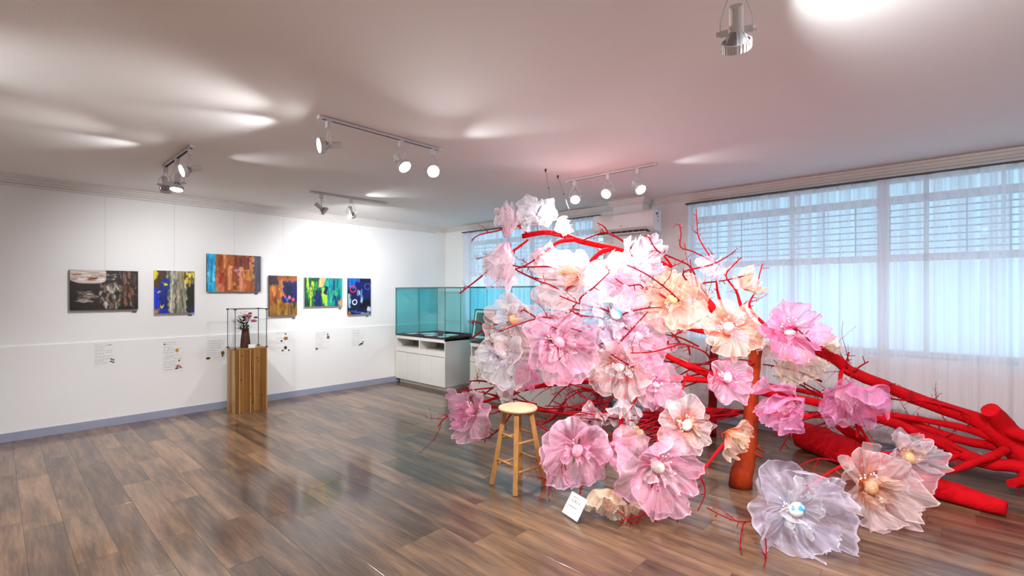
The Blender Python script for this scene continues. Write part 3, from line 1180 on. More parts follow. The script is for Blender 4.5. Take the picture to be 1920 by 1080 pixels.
for w, t in ((0.09, 'pine_light'), (0.1, 'pine_mid'), (0.105, 'pine_light')):
    for ys in (py0, py1 - 0.012):
        box(xw + 0.0006, xw + w - 0.0006, ys, ys + 0.012, 0.0, ph - 0.018).build('plank', t, pd, bevel=0.0015)
    xw += w
for i in range(3):
    a = px0 + (px1 - px0) * i / 3
    box(a + 0.0005, a + (px1 - px0) / 3 - 0.0005, py0, py1, ph - 0.018, ph).build('top_plank', ('pine_mid', 'pine_light', 'pine_mid')[i], pd, bevel=0.0015)
gz = 1.295
gb = thing('glass_box', ((px0 + px1) / 2, (py0 + py1) / 2, ph), 'clear glass box with dark edges standing on the pine plinth', 'glass case')
gi = 0.006
box(px1 - gi - .004, px1 - gi, py0 + gi, py1 - gi, ph, gz).build('pane', 'clear_glass', gb)
box(px0 + gi, px0 + gi + .004, py0 + gi, py1 - gi, ph, gz).build('pane', 'clear_glass', gb)
box(px0 + gi, px1 - gi, py0 + gi, py0 + gi + .004, ph, gz).build('pane', 'clear_glass', gb)
box(px0 + gi, px1 - gi, py1 - gi - .004, py1 - gi, ph, gz).build('pane', 'clear_glass', gb)
box(px0 + gi, px1 - gi, py0 + gi, py1 - gi, gz, gz + .004).build('pane', 'clear_glass', gb)
for xx in (px0 + gi, px1 - gi):
    for yy in (py0 + gi, py1 - gi):
        box(xx - .0035, xx + .0035, yy - .0035, yy + .0035, ph, gz).build('edge_strip', 'clear_edge_dark', gb)
        box(xx - .013, xx + .013, yy - .013, yy + .013, gz - .013, gz + .006).build('corner_clip', 'clip_metal', gb)
        box(xx - .013, xx + .013, yy - .013, yy + .013, ph + .0005, ph + .014).build('corner_clip', 'clip_metal', gb)
for a, b in (((px0, px1), (py0 + gi, py0 + gi)), ((px0, px1), (py1 - gi, py1 - gi))):
    box(a[0] + gi, a[1] - gi, b[0] - .003, b[0] + .003, gz - .002, gz + .005).build('edge_strip', 'clear_edge_dark', gb)
for xx in (px0 + gi, px1 - gi):
    box(xx - .003, xx + .003, py0 + gi, py1 - gi, gz - .002, gz + .005).build('edge_strip', 'clear_edge_dark', gb)

vx, vy = 0.335, -3.55
va = thing('flower_vase', (vx, vy, ph), 'dark brown tapering vase of artificial flowers inside the glass box', 'vase')
MB().lathe([(0.0, ph + .001), (0.060, ph + .001), (0.062, ph + .012), (0.054, ph + .10), (0.043, ph + .20), (0.040, ph + .235), (0.044, ph + .25), (0.036, ph + .25), (0.034, ph + .22), (0.0, ph + .2)], (vx, vy, 0), n=20).build('vase_body', 'vase_clay', va, smooth=True)
vr = random.Random(9)
lf = MB()
ty = Vector((0, 1, 0))
vz = ph + 0.25
for i in range(150):
    th = vr.uniform(0, 6.28)
    rr = vr.uniform(0.0, 0.115)
    c = Vector((vx + rr * math.cos(th) * .8, vy - 0.02 + rr * math.sin(th), vz + vr.uniform(-.03, .19) * (1 - rr * 3)))
    d = Vector((math.cos(th), math.sin(th), vr.uniform(-.3, .9))).normalized()
    s = d.cross(UP).normalized()
    L, W = vr.uniform(.02, .04), vr.uniform(.009, .016)
    lf.add([c - d * L, c + s * W, c + d * L, c - s * W + d * .002], [(0, 1, 2, 3)])
for i in range(7):
    th = vr.uniform(0, 6.28)
    lf.tube([(vx, vy, ph + .2), (vx + .02 * math.cos(th), vy + .03 * math.sin(th), vz + .06), (vx + .05 * math.cos(th), vy + .08 * math.sin(th), vz + .14)], .0018, 5)
tag(lf.build('foliage', 'leaf_green', va), None, kind='stuff')
def rose(c, r, mat):
    m = MB()
    for k in range(3):
        for q in range(4 - k // 2):
            th = q * 2 * math.pi / (4 - k // 2) + k
            dd = Vector((math.cos(th), math.sin(th), .5)).normalized()
            m.ball(Vector(c) + dd * r * (.55 - .18 * k) + Vector((0, 0, r * .25 * k)), r * (.55 - .1 * k), 7, (1, 1, .75))
    m.build('blossom', mat, va, smooth=True)
rose((vx + .03, vy + .02, vz + .14), .046, 'rose_pink')
rose((vx + .05, vy + .085, vz + .08), .036, 'rose_pink')
rose((vx + .02, vy + .05, vz + .18), .024, 'rose_dark')
rose((vx + .04, vy + .11, vz + .125), .026, 'rose_dark')
for i in range(24):
    rose((vx + vr.uniform(-.03, .07), vy - vr.uniform(.0, .11), vz + vr.uniform(-.005, .21)), vr.uniform(.009, .015), 'blossom_cream')
cd = thing('name_card', (0.44, -3.50, ph), 'small blank white card standing before the brown vase', 'card')
mbc = MB()
mbc.add([(0.435, -3.545, ph), (0.435, -3.465, ph), (0.425, -3.465, ph + .045), (0.425, -3.545, ph + .045)], [(0, 1, 2, 3)])
mbc.add([(0.405, -3.545, ph), (0.405, -3.465, ph), (0.4249, -3.465, ph + .045), (0.4249, -3.545, ph + .045)], [(3, 2, 1, 0)])
mbc.build('folded_card', 'paper', cd)


# ------------------------------------------------------------------ display cases
def display_case(x0, x1, y0, y1, label, docs):
    base_t, top = 0.782, 1.578
    r = thing('display_case', ((x0 + x1) / 2, (y0 + y1) / 2, 0), label, 'display case', 'glass topped white display cases under the window')
    box(x0 + .05, x1 - .05, y0 + .05, y1 - .03, 0, .064).build('plinth', 'white_laminate', r)
    # carcass with two open compartments
    s = .018
    fy = y0 + .018
    box(x0, x0 + s, fy, y1, .064, base_t).build('side_panel', 'white_laminate', r)
    box(x1 - s, x1, fy - .018, y1, .064, base_t).build('side_panel', 'white_laminate', r)
    box(x0 + s, x1 - s, y1 - s, y1, .064, base_t).build('back_panel', 'white_laminate', r)
    box(x0 + s, x1 - s, fy, y1 - s, .064, .064 + s).build('bottom_panel', 'white_laminate', r)
    box(x0, x1, y0, y1, base_t - .022, base_t).build('top_board', 'white_laminate', r)
    box(x0 + s, x1 - s, y0, y0 + s, base_t - .046, base_t - .022).build('front_rail', 'white_laminate', r)
    box(x0 + s, x1 - s, fy, y1 - s, .565, .597).build('shelf', 'white_laminate', r)
    box(x0, x1 - s, y0, fy, .520, .597).build('front_rail', 'white_laminate', r)
    xm = (x0 + x1) / 2
    box(xm - .012, xm + .012, y0 + .004, y1 - s, .597, base_t - .022).build('divider', 'white_laminate', r)
    box(x0 + s, x1 - s, y0 + .35, y0 + .36, .597, base_t - .022).build('compartment_back', 'shelf_dark', r)
    w = (x1 - x0) / 4
    for i in range(4):
        d = box(x0 + w * i + .0015, x0 + w * (i + 1) - .0015, y0 - .004, fy, .064, .512).build('door', 'white_laminate', r, bevel=.0012)
    # velvet and glass
    box(x0 + .012, x1 - .012, y0 + .012, y1 - .012, base_t, base_t + .03).build('velvet_bed', 'red_velvet', r)
    g = .006
    zb = base_t + .0
    for a, b in ((x0, xm - .001), (xm + .001, x1)):
        box(a, b, y0, y0 + g, zb, top).build('pane', 'teal_glass', r)
        box(a, b, y1 - g, y1, zb, top).build('pane', 'clear_glass', r)
    box(x0, x0 + g, y0 + g, y1 - g, zb, top).build('pane', 'teal_glass', r)
    box(x1 - g, x1, y0 + g, y1 - g, zb, top).build('pane', 'teal_glass', r)
    box(x0 - .005, x1 + .005, y0 - .005, y1 + .005, top, top + .008).build('top_pane', 'teal_glass', r)
    e = .003
    for xx in (x0, xm, x1):
        for yy in (y0, y1):
            box(xx - e, xx + e, yy - e, yy + e, zb, top).build('edge_strip', 'glass_edge_dark', r)
    for yy in (y0 - .006, y1 + .006):
        box(x0 - .006, x1 + .006, yy - .002, yy + .002, top - .001, top + .009).build('edge_strip', 'glass_edge_dark', r)
    for xx in (x0 - .006, x1 + .006):
        box(xx - .002, xx + .002, y0 - .005, y1 + .005, top - .001, top + .009).build('edge_strip', 'glass_edge_dark', r)
    return base_t + .03

C1 = (0.03, 1.34)
C2 = (1.90, 3.42)
CY0, CY1 = -1.10, -0.22
vz1 = display_case(C1[0], C1[1], CY0, CY1, 'glass topped white display case standing in the room corner', 5)
display_case(C2[0], C2[1], CY0, CY1, 'glass topped white display case behind the branches of the red tree', 0)
dr = random.Random(21)
DOC = [(0.28, -0.92, .15, .21, .15, 'sheet of paper'), (0.55, -0.80, .16, .22, -.2, 'open booklet'), (0.80, -0.95, .14, .2, .35, 'sheet of paper'), (1.02, -0.72, .2, .14, .1, 'album'), (1.14, -0.97, .12, .16, -.35, 'leaflet')]
DLB = ['white sheet of paper nearest the painting wall in the corner display case', 'open white booklet in the middle of the corner display case',
       'tilted white sheet by the front pane of the corner display case', 'wide white album by the back pane of the corner display case',
       'small leaflet by the right end of the corner display case']
for (x, y, w, h, a, nm), lb in zip(DOC, DLB):
    ca, sa = math.cos(a), math.sin(a)
    ax_, ay_ = Vector((ca, sa, 0)), Vector((-sa, ca, 0))
    m = MB()
    if 'booklet' in nm or 'album' in nm:
        for sg in (-1, 1):
            m.obox((x + sg * w * .27 * ca, y + sg * w * .27 * sa, vz1 + .008), ax_, ay_, UP, w * .26, h * .5, .007)
    else:
        m.obox((x, y, vz1 + .0035), ax_, ay_, UP, w * .5, h * .5, .0025)
    tag(m.build('document', 'paper'), lb, 'document', 'documents in the corner display case')
# framed photograph in the second case
fp = thing('framed_photograph', (2.2, -0.82, vz1), 'small framed dark photograph leaning inside the display case behind the tree', 'picture frame')
fx0, fx1 = on_y(884, 600, -0.86).x, on_y(922, 600, -0.86).x
ztp = 1.255
tl = 0.08
m = MB()
def fq(x, z, dy=0.0):
    return Vector((x, -0.86 + dy + tl * (z - vz1) / (ztp - vz1), z))
def frame_bar(x0, x1, z0, z1, th, dy):
    m_ = MB()
    vs_ = [fq(x0, z0, dy), fq(x1, z0, dy), fq(x1, z1, dy), fq(x0, z1, dy), fq(x0, z0, dy + th), fq(x1, z0, dy + th), fq(x1, z1, dy + th), fq(x0, z1, dy + th)]
    m_.add(vs_, [(0, 1, 2, 3), (7, 6, 5, 4), (0, 4, 5, 1), (1, 5, 6, 2), (2, 6, 7, 3), (3, 7, 4, 0)])
    return m_
frame_bar(fx0, fx1, vz1, ztp, .01, .004).build('mount', 'paper', fp)
frame_bar(fx0 + .05, fx1 - .05, vz1 + .05, ztp - .05, .002, .001).build('print', 'photo_print', fp)
for q in ((fx0 - .01, fx0 + .008, vz1, ztp), (fx1 - .008, fx1 + .01, vz1, ztp), (fx0, fx1, vz1, vz1 + .016), (fx0, fx1, ztp - .016, ztp)):
    frame_bar(*q, .016, 0).build('frame_bar', 'black_plastic', fp)


# ------------------------------------------------------------------ stool
sc_ = on_z(971, 909)
stl = thing('wooden_stool', (sc_.x, sc_.y, 0), 'round topped natural wood bar stool in front of the branches', 'stool')
SH = 0.615
c0 = Vector((sc_.x, sc_.y, 0))
MB().lathe([(0, SH - .028), (.135, SH - .028), (.150, SH - .022), (.153, SH - .012), (.149, SH - .003), (.14, SH), (0, SH)], c0, n=36).build('seat', 'stool_seat', stl, smooth=False)
fwd_l = Vector((-FWD.x, -FWD.y, 0))
base_dirs = []
for k in range(4):
    a = math.atan2(fwd_l.y, fwd_l.x) + math.radians(-6) + k * math.pi / 2
    base_dirs.append(Vector((math.cos(a), math.sin(a), 0)))
def legp(k, z):
    s = z / (SH - .028)
    return c0 + base_dirs[k] * (0.205 - 0.105 * s) + UP * z
for k in range(4):
    d = base_dirs[k]
    s = d.cross(UP)
    m = MB()
    pts = [legp(k, 0), legp(k, SH - .03)]
    axz = (pts[1] - pts[0]).normalized()
    ax_ = (d - axz * d.dot(axz)).normalized()
    m.obox((pts[0] + pts[1]) / 2, ax_, s, axz, .018, .018, (pts[1] - pts[0]).length / 2)
    m.build('leg', 'stool_leg', stl, bevel=.003)
for k in range(4):
    for z in ((0.155, 0.36) if k % 2 == 0 else (0.20, 0.40)):
        MB().tube([legp(k, z), legp((k + 1) % 4, z)], .0095, 10).build('rung', 'stool_leg', stl, smooth=True)
for k in (0, 1):
    m = MB()
    m.obox(c0 + UP * (SH - .045), base_dirs[k], base_dirs[k].cross(UP), UP, .115, .016, .017)
    m.build('seat_brace', 'stool_leg', stl)


# ------------------------------------------------------------------ sign holder on the floor
b0 = on_z(1052, 962)
b1 = on_z(1083, 983)
sg = thing('sign_holder', ((b0.x + b1.x) / 2, (b0.y + b1.y) / 2, 0), 'small tilted acrylic sign holder with white card on the floor before the flowers', 'sign')
ax_ = (b1 - b0)
ax_.z = 0
W_ = ax_.length
ax_.normalize()
bk = Vector((-ax_.y, ax_.x, 0))
if bk.dot(FWD) < 0:
    bk = -bk
upv = (UP * 0.82 + bk * 0.57).normalized()
nrm = ax_.cross(upv).normalized()
if nrm.dot(-FWD) < 0:
    nrm = -nrm
L_ = W_ * 0.9
m = MB()
m.obox(b0 + ax_ * W_ / 2 + upv * L_ / 2 + UP * .004, ax_, upv, nrm, W_ / 2, L_ / 2, .0022)
m.build('front_plate', 'acrylic', sg)
m = MB()
m.obox(b0 + ax_ * W_ / 2 + bk * .035 + UP * .0025, ax_, bk, UP, W_ / 2, .036, .0022)
m.build('foot', 'acrylic', sg)
m = MB()
m.obox(b0 + ax_ * W_ / 2 + upv * L_ / 2 + UP * .004 + nrm * .0028, ax_, upv, nrm, W_ * .46, L_ * .46, .0004)
card = m.build('card', 'paper', sg)
tx = MB()
so = b0 + UP * .004 + nrm * .0036
def mark(u0, v0, u1, v1):
    c = so + ax_ * W_ * (u0 + u1) / 2 + upv * L_ * (v0 + v1) / 2
    tx.obox(c, ax_, upv, nrm, W_ * abs(u1 - u0) / 2, L_ * abs(v1 - v0) / 2, .0003)
sr = random.Random(4)
for i in range(4):                      # four large syllables, too blurred in the photo to read
    u = .27 + i * .125
    mark(u, .70, u + .075, .715)
    mark(u + .03, .64, u + .045, .70)
    mark(u + .0, .625, u + .08, .64)
    if i % 2:
        mark(u + .065, .6, u + .08, .72)
    else:
        mark(u + .02, .585, u + .06, .6)
for v, n, u0 in ((.80, 9, .26), (.42, 10, .22)):
    u = u0
    for i in range(n):
        w = sr.uniform(.02, .05)
        mark(u, v, u + w, v + .022)
        u += w + sr.uniform(.008, .03)
tx.build('lettering', 'print_grey', card)
for o in (sg,):
    for ch in o.children_recursive:
        if ch.name.startswith('lettering'):
            pass


# ------------------------------------------------------------------ track lights
TZ = H - 0.002
def track(a, b, label):
    a, b = Vector((a[0], a[1], TZ)), Vector((b[0], b[1], TZ))
    d = (b - a).normalized()
    s = d.cross(UP)
    L = (b - a).length
    r = thing('light_track', (a + b) / 2, label, 'light track', 'light tracks on the ceiling')
    m = MB()
    c = (a + b) / 2
    for sg_ in (-1, 1):
        m.obox(c + s * sg_ * .0135 - UP * .011, d, s, UP, L / 2, .0035, .009)
    m.obox(c - UP * .002, d, s, UP, L / 2, .017, .002)
    m.build('rail_profile', 'lamp_paint', r)
    m = MB()
    m.obox(c - UP * .012, d, s, UP, L / 2 - .012, .0095, .006)
    m.build('rail_slot', 'track_slot', r)
    for q in (a, b):
        m = MB()
        m.obox(q - UP * .011, d, s, UP, .012, .019, .0115)
        m.build('end_cap', 'lamp_paint', r, bevel=.002)


def head(pos, aim, label, drop=0.19, watts=1.0, leak=None, angle=100, blend=1.0, colr=(0.975, 0.985, 1.0), scale=1.0):
    """ring spotlight on a track: adapter, yoke arms, socket, ribbed ring, glowing lens"""
    pos = Vector((pos[0], pos[1], TZ - .022))
    r = thing('track_spotlight', pos, label, 'spotlight', 'track spotlights')
    S = scale
    box(pos.x - .017, pos.x + .017, pos.y - .017, pos.y + .017, pos.z - .05, pos.z).build('adapter', 'lamp_paint', r, bevel=.003)
    piv = pos - UP * drop
    a = (Vector(aim) - piv).normalized()
    side = a.cross(UP)
    if side.length < 1e-3:
        side = Vector((1, 0, 0))
    side.normalize()
    nk = pos - UP * .05
    for sg_ in (-1, 1):
        m = MB()
        m.tube([nk + side * sg_ * .008, nk - UP * .025 + side * sg_ * .018, piv + UP * .045 + side * sg_ * .052 * S, piv + side * sg_ * .054 * S], .0028, 6)
        m.build('yoke_arm', 'lamp_paint', r, smooth=True)
        MB().lathe([(0, 0), (.009, 0), (.009, .012), (0, .012)], piv + side * sg_ * .054 * S, side * sg_, 10).build('pivot_knob', 'lamp_paint', r)
        m = MB()
        m.obox(piv + side * sg_ * .040 * S, side, a, side.cross(a), .014 * S, .012, .0015)
        m.build('pivot_bracket', 'lamp_paint', r)
    m = MB()
    m.lathe([(0, -.085 * S), (.021 * S, -.085 * S), (.023 * S, -.08 * S), (.023 * S, -.012 * S), (.018 * S, -.004), (0, -.004)], piv, a, 16)
    m.build('socket', 'lamp_paint', r, smooth=False)
    # ring
    R, R2 = .051 * S, .047 * S
    m = MB()
    m.lathe([(R, .032 * S), (R, .064 * S), (R2, .064 * S), (R2, .032 * S)], piv, a, 28, close=True)
    ring = m.build('lamp_ring', 'lamp_paint', r)
    m = MB()
    u_ = a.orthogonal().normalized()
    w_ = a.cross(u_)
    for k in range(28):
        th = 2 * math.pi * (k + .5) / 28
        dd = u_ * math.cos(th) + w_ * math.sin(th)
        m.obox(piv + dd * (R + .0007) + a * .048 * S, dd, a, dd.cross(a), .0012, .015 * S, .0016)
    tag(m.build('ring_ribs', 'lamp_paint', ring), None, kind='stuff')
    for k in range(6):
        th = 2 * math.pi * k / 6
        dd = u_ * math.cos(th) + w_ * math.sin(th)
        MB().tube([piv + dd * .017 * S - a * .004, piv + dd * .034 * S + a * .018 * S, piv + dd * R2 + a * .036 * S], .0016, 5).build('ring_spoke', 'lamp_paint', r)
    MB().lathe([(0, .058 * S), (.030 * S, .0575 * S), (.0455 * S, .055 * S), (.0455 * S, .052 * S), (0, .052 * S)], piv, a, 28).build('lens', 'lamp_glow', r)
    MB().lathe([(.018 * S, -.004), (.022 * S, .004 * S), (.040 * S, .034 * S), (.0462 * S, .050 * S), (.0458 * S, .0505 * S), (.0, .0505 * S)], piv, a, 28).build('reflector', 'grey_plastic', r, smooth=False)
    ld = bpy.data.lights.new('beam', 'SPOT')
    ld.energy = SPOT_W * watts * 4
    ld.spot_size = math.radians(angle)
    ld.spot_blend = blend
    ld.shadow_soft_size = .04
    ld.color = colr
    lo = bpy.data.objects.new('beam', ld)
    col.objects.link(lo)
    lo.parent = r
    lo.location = piv + a * .075 * S - pos
    lo.rotation_euler = a.to_track_quat('-Z', 'Y').to_euler()
    if leak is not None:                      # light escaping past the open ring towards the ceiling
        ldir, lw, lang, lbl = leak
        ldir = Vector(ldir).normalized()
        ld = bpy.data.lights.new('bulb_spill', 'SPOT')
        ld.energy = LEAK_W * lw
        ld.spot_size = math.radians(lang)
        ld.spot_blend = lbl
        ld.shadow_soft_size = .02
        ld.color = (0.93, .97, 1.0)
        lo = bpy.data.objects.new('bulb_spill', ld)
        col.objects.link(lo)
        lo.parent = r
        lo.location = piv + ldir * .085 * S - pos
        lo.rotation_euler = ldir.to_track_quat('-Z', 'Y').to_euler()
    return r

track((1.60, -4.66), (2.52, -4.66), 'white light track in front of the orange painting')
track((3.90, -4.26), (3.90, -3.25), 'white light track over the middle of the floor')
track((1.49, -3.22), (1.49, -2.22), 'white light track in front of the green and navy paintings')
track((4.0, -1.62), (5.0, -1.62), 'white light track beside the air conditioner over the tree')
track((6.42, -3.93), (7.42, -3.93), 'white light track over the front of the tree')

RT = tuple(RGT)
LT = tuple(-RGT)
def dirn(r, u, t):
    """direction from camera axes right, up, towards the camera"""
    return RGT * r + UP * u - FWD * t
def aimed(x, y, r, u, t, label, drop=0.165, **kw):
    """head whose lens points along camera-axis direction (right, up, towards the camera)"""
    p = Vector((x, y, TZ - .022 - drop))
    return head((x, y), p + dirn(r, u, t) * 2.0, label, drop=drop, **kw)
aimed(1.64, -4.66, -.3, -.6, -.6, 'spotlight on the painting-side end of the track before the orange painting, turned to the wall', watts=0.22, angle=130)
aimed(2.05, -4.66, .05, -.88, .2, 'spotlight in the middle of the track before the orange painting, tilted down', drop=.21, watts=0.52, angle=150, leak=(dirn(1, .2, -.15), 2.4, 46, 1))
aimed(2.46, -4.66, -.7, -.4, .85, 'spotlight on the room-side end of the track before the orange painting', watts=0.14, leak=(dirn(-1, .17, .2), 4.5, 46, 1))
aimed(3.90, -4.20, -.85, -.2, .6, 'spotlight facing sideways at the end of the middle track', watts=0.10, leak=(dirn(-1, .15, -.1), 8.0, 46, 1))
aimed(3.90, -3.62, .55, -.68, .42, 'spotlight in the middle of the middle track, tilted down to the tree', watts=0.55)
aimed(3.90, -3.32, .25, -.45, .85, 'spotlight at the tree end of the middle track, turned to the room', watts=0.35, leak=(dirn(.9, .15, .7), 3.5, 50, 1))
aimed(1.49, -3.10, .7, -.6, -.4, 'dim spotlight seen from the side on the track before the green painting', watts=0.16, angle=110)
aimed(1.49, -2.72, -.12, -.6, -.7, 'bright spotlight in the middle of the track before the green painting', watts=0.38, angle=150, leak=(dirn(.9, .3, .3), 2.0, 64, 1))
aimed(4.10, -1.62, -.08, -.65, .75, 'spotlight on the display case end of the track beside the air conditioner', watts=0.38)
aimed(4.50, -1.62, -.5, -.55, .65, 'spotlight in the middle of the track beside the air conditioner', watts=0.38)
aimed(4.82, -1.62, .25, -.65, .7, 'spotlight on the window end of the track beside the air conditioner', watts=0.38, leak=(dirn(1, .2, .5), 1.6, 56, 1))
head((6.45, -3.93), (5.8, -1.9, 0.3), 'large spotlight over the front of the tree with ribbed ring', watts=0.5, drop=.225, angle=100, leak=(dirn(1, .2, -.22), 12.0, 76, 1))
head((6.98, -3.93), (4.4, -2.4, 0.9), 'added unseen spotlight in the middle of the track over the front of the tree', watts=0.75, drop=.15, angle=80)  # out of frame, added as front fill for the tree
head((7.30, -3.93), (7.0, -1.2, 0.2), 'added unseen spotlight at the far end of the track over the front of the tree', watts=0.65)  # another unseen head, added to light the trunk end from the front
# two unseen tracks added behind the camera to brighten ceiling, wall and floor
track((3.2, -6.9), (4.2, -6.9), 'added unseen white light track behind the viewer over the open floor')
head((3.3, -6.9), (2.0, -6.0, 0.0), 'added unseen spotlight of the track behind the viewer, turned to the painting wall', watts=0.3, leak=((0.1, 1, .2), 22.0, 56, 1))
head((3.9, -6.9), (4.6, -6.4, 0.0), 'added unseen spotlight of the track behind the viewer, turned to the open floor', watts=0.9)
track((6.6, -7.2), (7.6, -7.2), 'added unseen white light track behind the viewer beside the plain side wall')  # second added track, out of view; its floor bounce lifts the ceiling
head((6.8, -7.2), (6.4, -6.6, 0.0), 'added unseen spotlight lighting the floor behind the viewer', watts=0.9)
head((7.4, -7.2), (8.2, -5.2, 0.0), 'added unseen spotlight lighting the floor beside the plain side wall', watts=0.9)


# ------------------------------------------------------------------ fallen red tree
def catmull(pts, sub=4):
    out = []
    n = len(pts)
    for i in range(n - 1):
        p0, p1, p2, p3 = pts[max(0, i - 1)], pts[i], pts[i + 1], pts[min(n - 1, i + 2)]
        for k in range(sub):
            t = k / sub
            out.append(tuple(0.5 * ((2 * b) + (-a + c) * t + (2 * a - 5 * b + 4 * c - d) * t * t + (-a + 3 * b - 3 * c + d) * t ** 3)
                             for a, b, c, d in zip(p0, p1, p2, p3)))
    out.append(pts[-1])
    return out


def trace(pts):
    """(px, py, depth, radius px) -> world points and radii in metres, kept off the floor and the curtain"""
    P, R = [], []
    for px, py, d, r in pts:
        p = at(px, py, d)
        rad = (r * .92 if r > 3.4 else r * .72 + .1) * d / FPX
        if p.z < rad:
            p.z = rad
        if p.y > -0.16 - rad:
            p.y = -0.16 - rad
        P.append((p.x, p.y, p.z, rad))
    C_ = catmull(P, 4)
    return [Vector(c[:3]) for c in C_], [max(0.0012, c[3]) for c in C_]


tree_base = on_z(1905, 915)
tree = thing('red_tree', (tree_base.x, tree_base.y, 0), 'long fallen tree painted bright red, propped up and hung with fabric flowers', 'tree')
ATTACH = []
trng = random.Random(77)


def twig_path(p, d, L, n, wob, r):
    pts, rad = [p.copy()], [r]
    d = d.normalized()
    for i in range(n):
        d = (d + Vector((trng.gauss(0, wob), trng.gauss(0, wob), trng.gauss(0, wob)))).normalized()
        q = pts[-1] + d * (L / n)
        if q.z < 0.012:
            q.z = 0.012
            d.z = abs(d.z)
        if q.y > -0.17:
            q.y = -0.17
            d.y = -abs(d.y)
        pts.append(q)
        rad.append(max(0.0011, r * (1 - 0.65 * (i + 1) / n)))
    return pts, rad


def make_twig(parent, p, d, L, r, subs):
    mb = MB()
    pts, rad = twig_path(p, d, L, 6, 0.17, r)
    if any((q - Vector((sc_.x, sc_.y, q.z))).length < .27 and q.z < .68 for q in pts):
        return None                        # would poke into the stool
    mb.tube(pts, rad, 5)
    mb.ball(pts[-1], rad[-1] * 1.9, 5)
    for i in range(subs):
        k = trng.randint(1, 5)
        t = (pts[k] - pts[k - 1]).normalized()
        s = t.orthogonal()
        s.rotate(Matrix.Rotation(trng.uniform(0, 6.28), 3, t))
        q, qr = twig_path(pts[k], t * .8 + s * trng.uniform(.5, .95), L * trng.uniform(.18, .45), 4, .2, rad[k] * .7)
        mb.tube(q, qr, 4)
        mb.ball(q[-1], qr[-1] * 1.9, 5)
        if trng.random() < .55:
            t = (q[2] - q[1]).normalized()
            s = t.orthogonal()
            s.rotate(Matrix.Rotation(trng.uniform(0, 6.28), 3, t))
            w, wr = twig_path(q[2], t * .7 + s * .8, L * trng.uniform(.08, .18), 3, .2, qr[2] * .8)
            mb.tube(w, wr, 4)
    for k in range(1, len(pts) - 1):       # buds and short spurs
        t = (pts[k + 1] - pts[k]).normalized()
        s = t.orthogonal()
        s.rotate(Matrix.Rotation(trng.uniform(0, 6.28), 3, t))
        mb.tube([pts[k], pts[k] + (s + t * .3) * (rad[k] * 2 + .008)], [rad[k] * .8, rad[k] * .6], 4)
    return mb.build('twig', 'red_twig_shaded', parent)


def branch(pts, twigs=0, tl=(.18, .42), name='branch', mat='red_wrap', bias=None, tr=.0036, spurs=True, sides=8, parent=None):
    P, R = trace(pts)
    mb = MB()
    mb.tube(P, R, sides, lump=0.12, seed=len(ATTACH))
    if spurs and R[0] < .05:
        for k in range(2, len(P) - 1, 2):
            if trng.random() < .6:
                t = (P[k + 1] - P[k]).normalized()
                s = t.orthogonal()
                s.rotate(Matrix.Rotation(trng.uniform(0, 6.28), 3, t))
                q = P[k] + (s + t * .5) * (R[k] + trng.uniform(.01, .035))
                mb.tube([P[k], q], [min(R[k] * .7, .006), .003], 5)
    if mat == 'red_wrap' and max(R) < 0.011:
        mat = 'red_twig_shaded'
    b = mb.build(name, mat, parent or tree, smooth=True)
    ATTACH.extend(P)
    for i in range(twigs):
        k = trng.randint(max(1, len(P) // 8), len(P) - 1)
        t = (P[k] - P[k - 1]).normalized()
        s = t.orthogonal()
        s.rotate(Matrix.Rotation(trng.uniform(0, 6.28), 3, t))
        d = t * trng.uniform(.4, 1.0) + s
        if bias is not None:
            d += Vector(bias)
        make_twig(b, P[k], d, trng.uniform(*tl), min(tr, R[k] * .8), trng.randint(2, 4))
    return b


# trunk and heavy limbs (right-hand end)
branch([(2010, 905, 3.35, 30), (1940, 862, 3.6, 31), (1907, 833, 3.7, 30), (1875, 808, 3.75, 27), (1845, 793, 3.8, 19)], name='trunk', sides=14)
branch([(1898, 832, 3.72, 24), (1885, 804, 3.7, 20), (1871, 784, 3.68, 17), (1856, 768, 3.66, 15)], name='forked_stub', sides=14)
branch([(1880, 803, 3.72, 14), (1905, 812, 3.6, 13), (1950, 828, 3.45, 12), (2010, 850, 3.3, 12)], name='upper_limb')
TL = (-.6, -.25, .25)
branch([(1860, 800, 3.78, 19), (1818, 782, 3.85, 15), (1751, 760, 3.92, 13), (1696, 739, 3.95, 12), (1657, 722, 3.95, 11), (1594, 696, 3.92, 11),
        (1564, 672, 3.9, 11), (1500, 642, 3.86, 11), (1420, 618, 3.82, 11), (1350, 588, 3.95, 10), (1317, 560, 4.05, 9), (1255, 517, 4.2, 8),
        (1219, 499, 4.3, 6), (1190, 480, 4.35, 5), (1150, 466, 4.42, 6), (1090, 452, 4.52, 6), (1053, 440, 4.58, 6), (1020, 436, 4.62, 5), (980, 443, 4.7, 5)],
       twigs=16, tl=(.2, .5), name='upper_branch', bias=(-.4, -.2, .3), sides=10)
branch([(1965, 888, 3.4, 18), (1918, 876, 3.52, 13), (1851, 868, 3.65, 13), (1820, 858, 3.7, 13), (1795, 847, 3.75, 13), (1765, 830, 3.8, 12), (1723, 814, 3.85, 10),
        (1684, 796, 3.9, 10), (1650, 786, 3.92, 9), (1600, 774, 3.95, 9), (1567, 764, 3.95, 9), (1519, 752, 3.95, 8), (1430, 735, 3.98, 8),
        (1370, 718, 4.0, 7), (1311, 695, 4.02, 7), (1260, 672, 4.05, 6), (1233, 656, 4.1, 5), (1195, 628, 4.15, 4), (1135, 618, 4.2, 4), (1100, 611, 4.25, 3)],
       twigs=16, tl=(.2, .5), name='middle_branch', bias=TL)
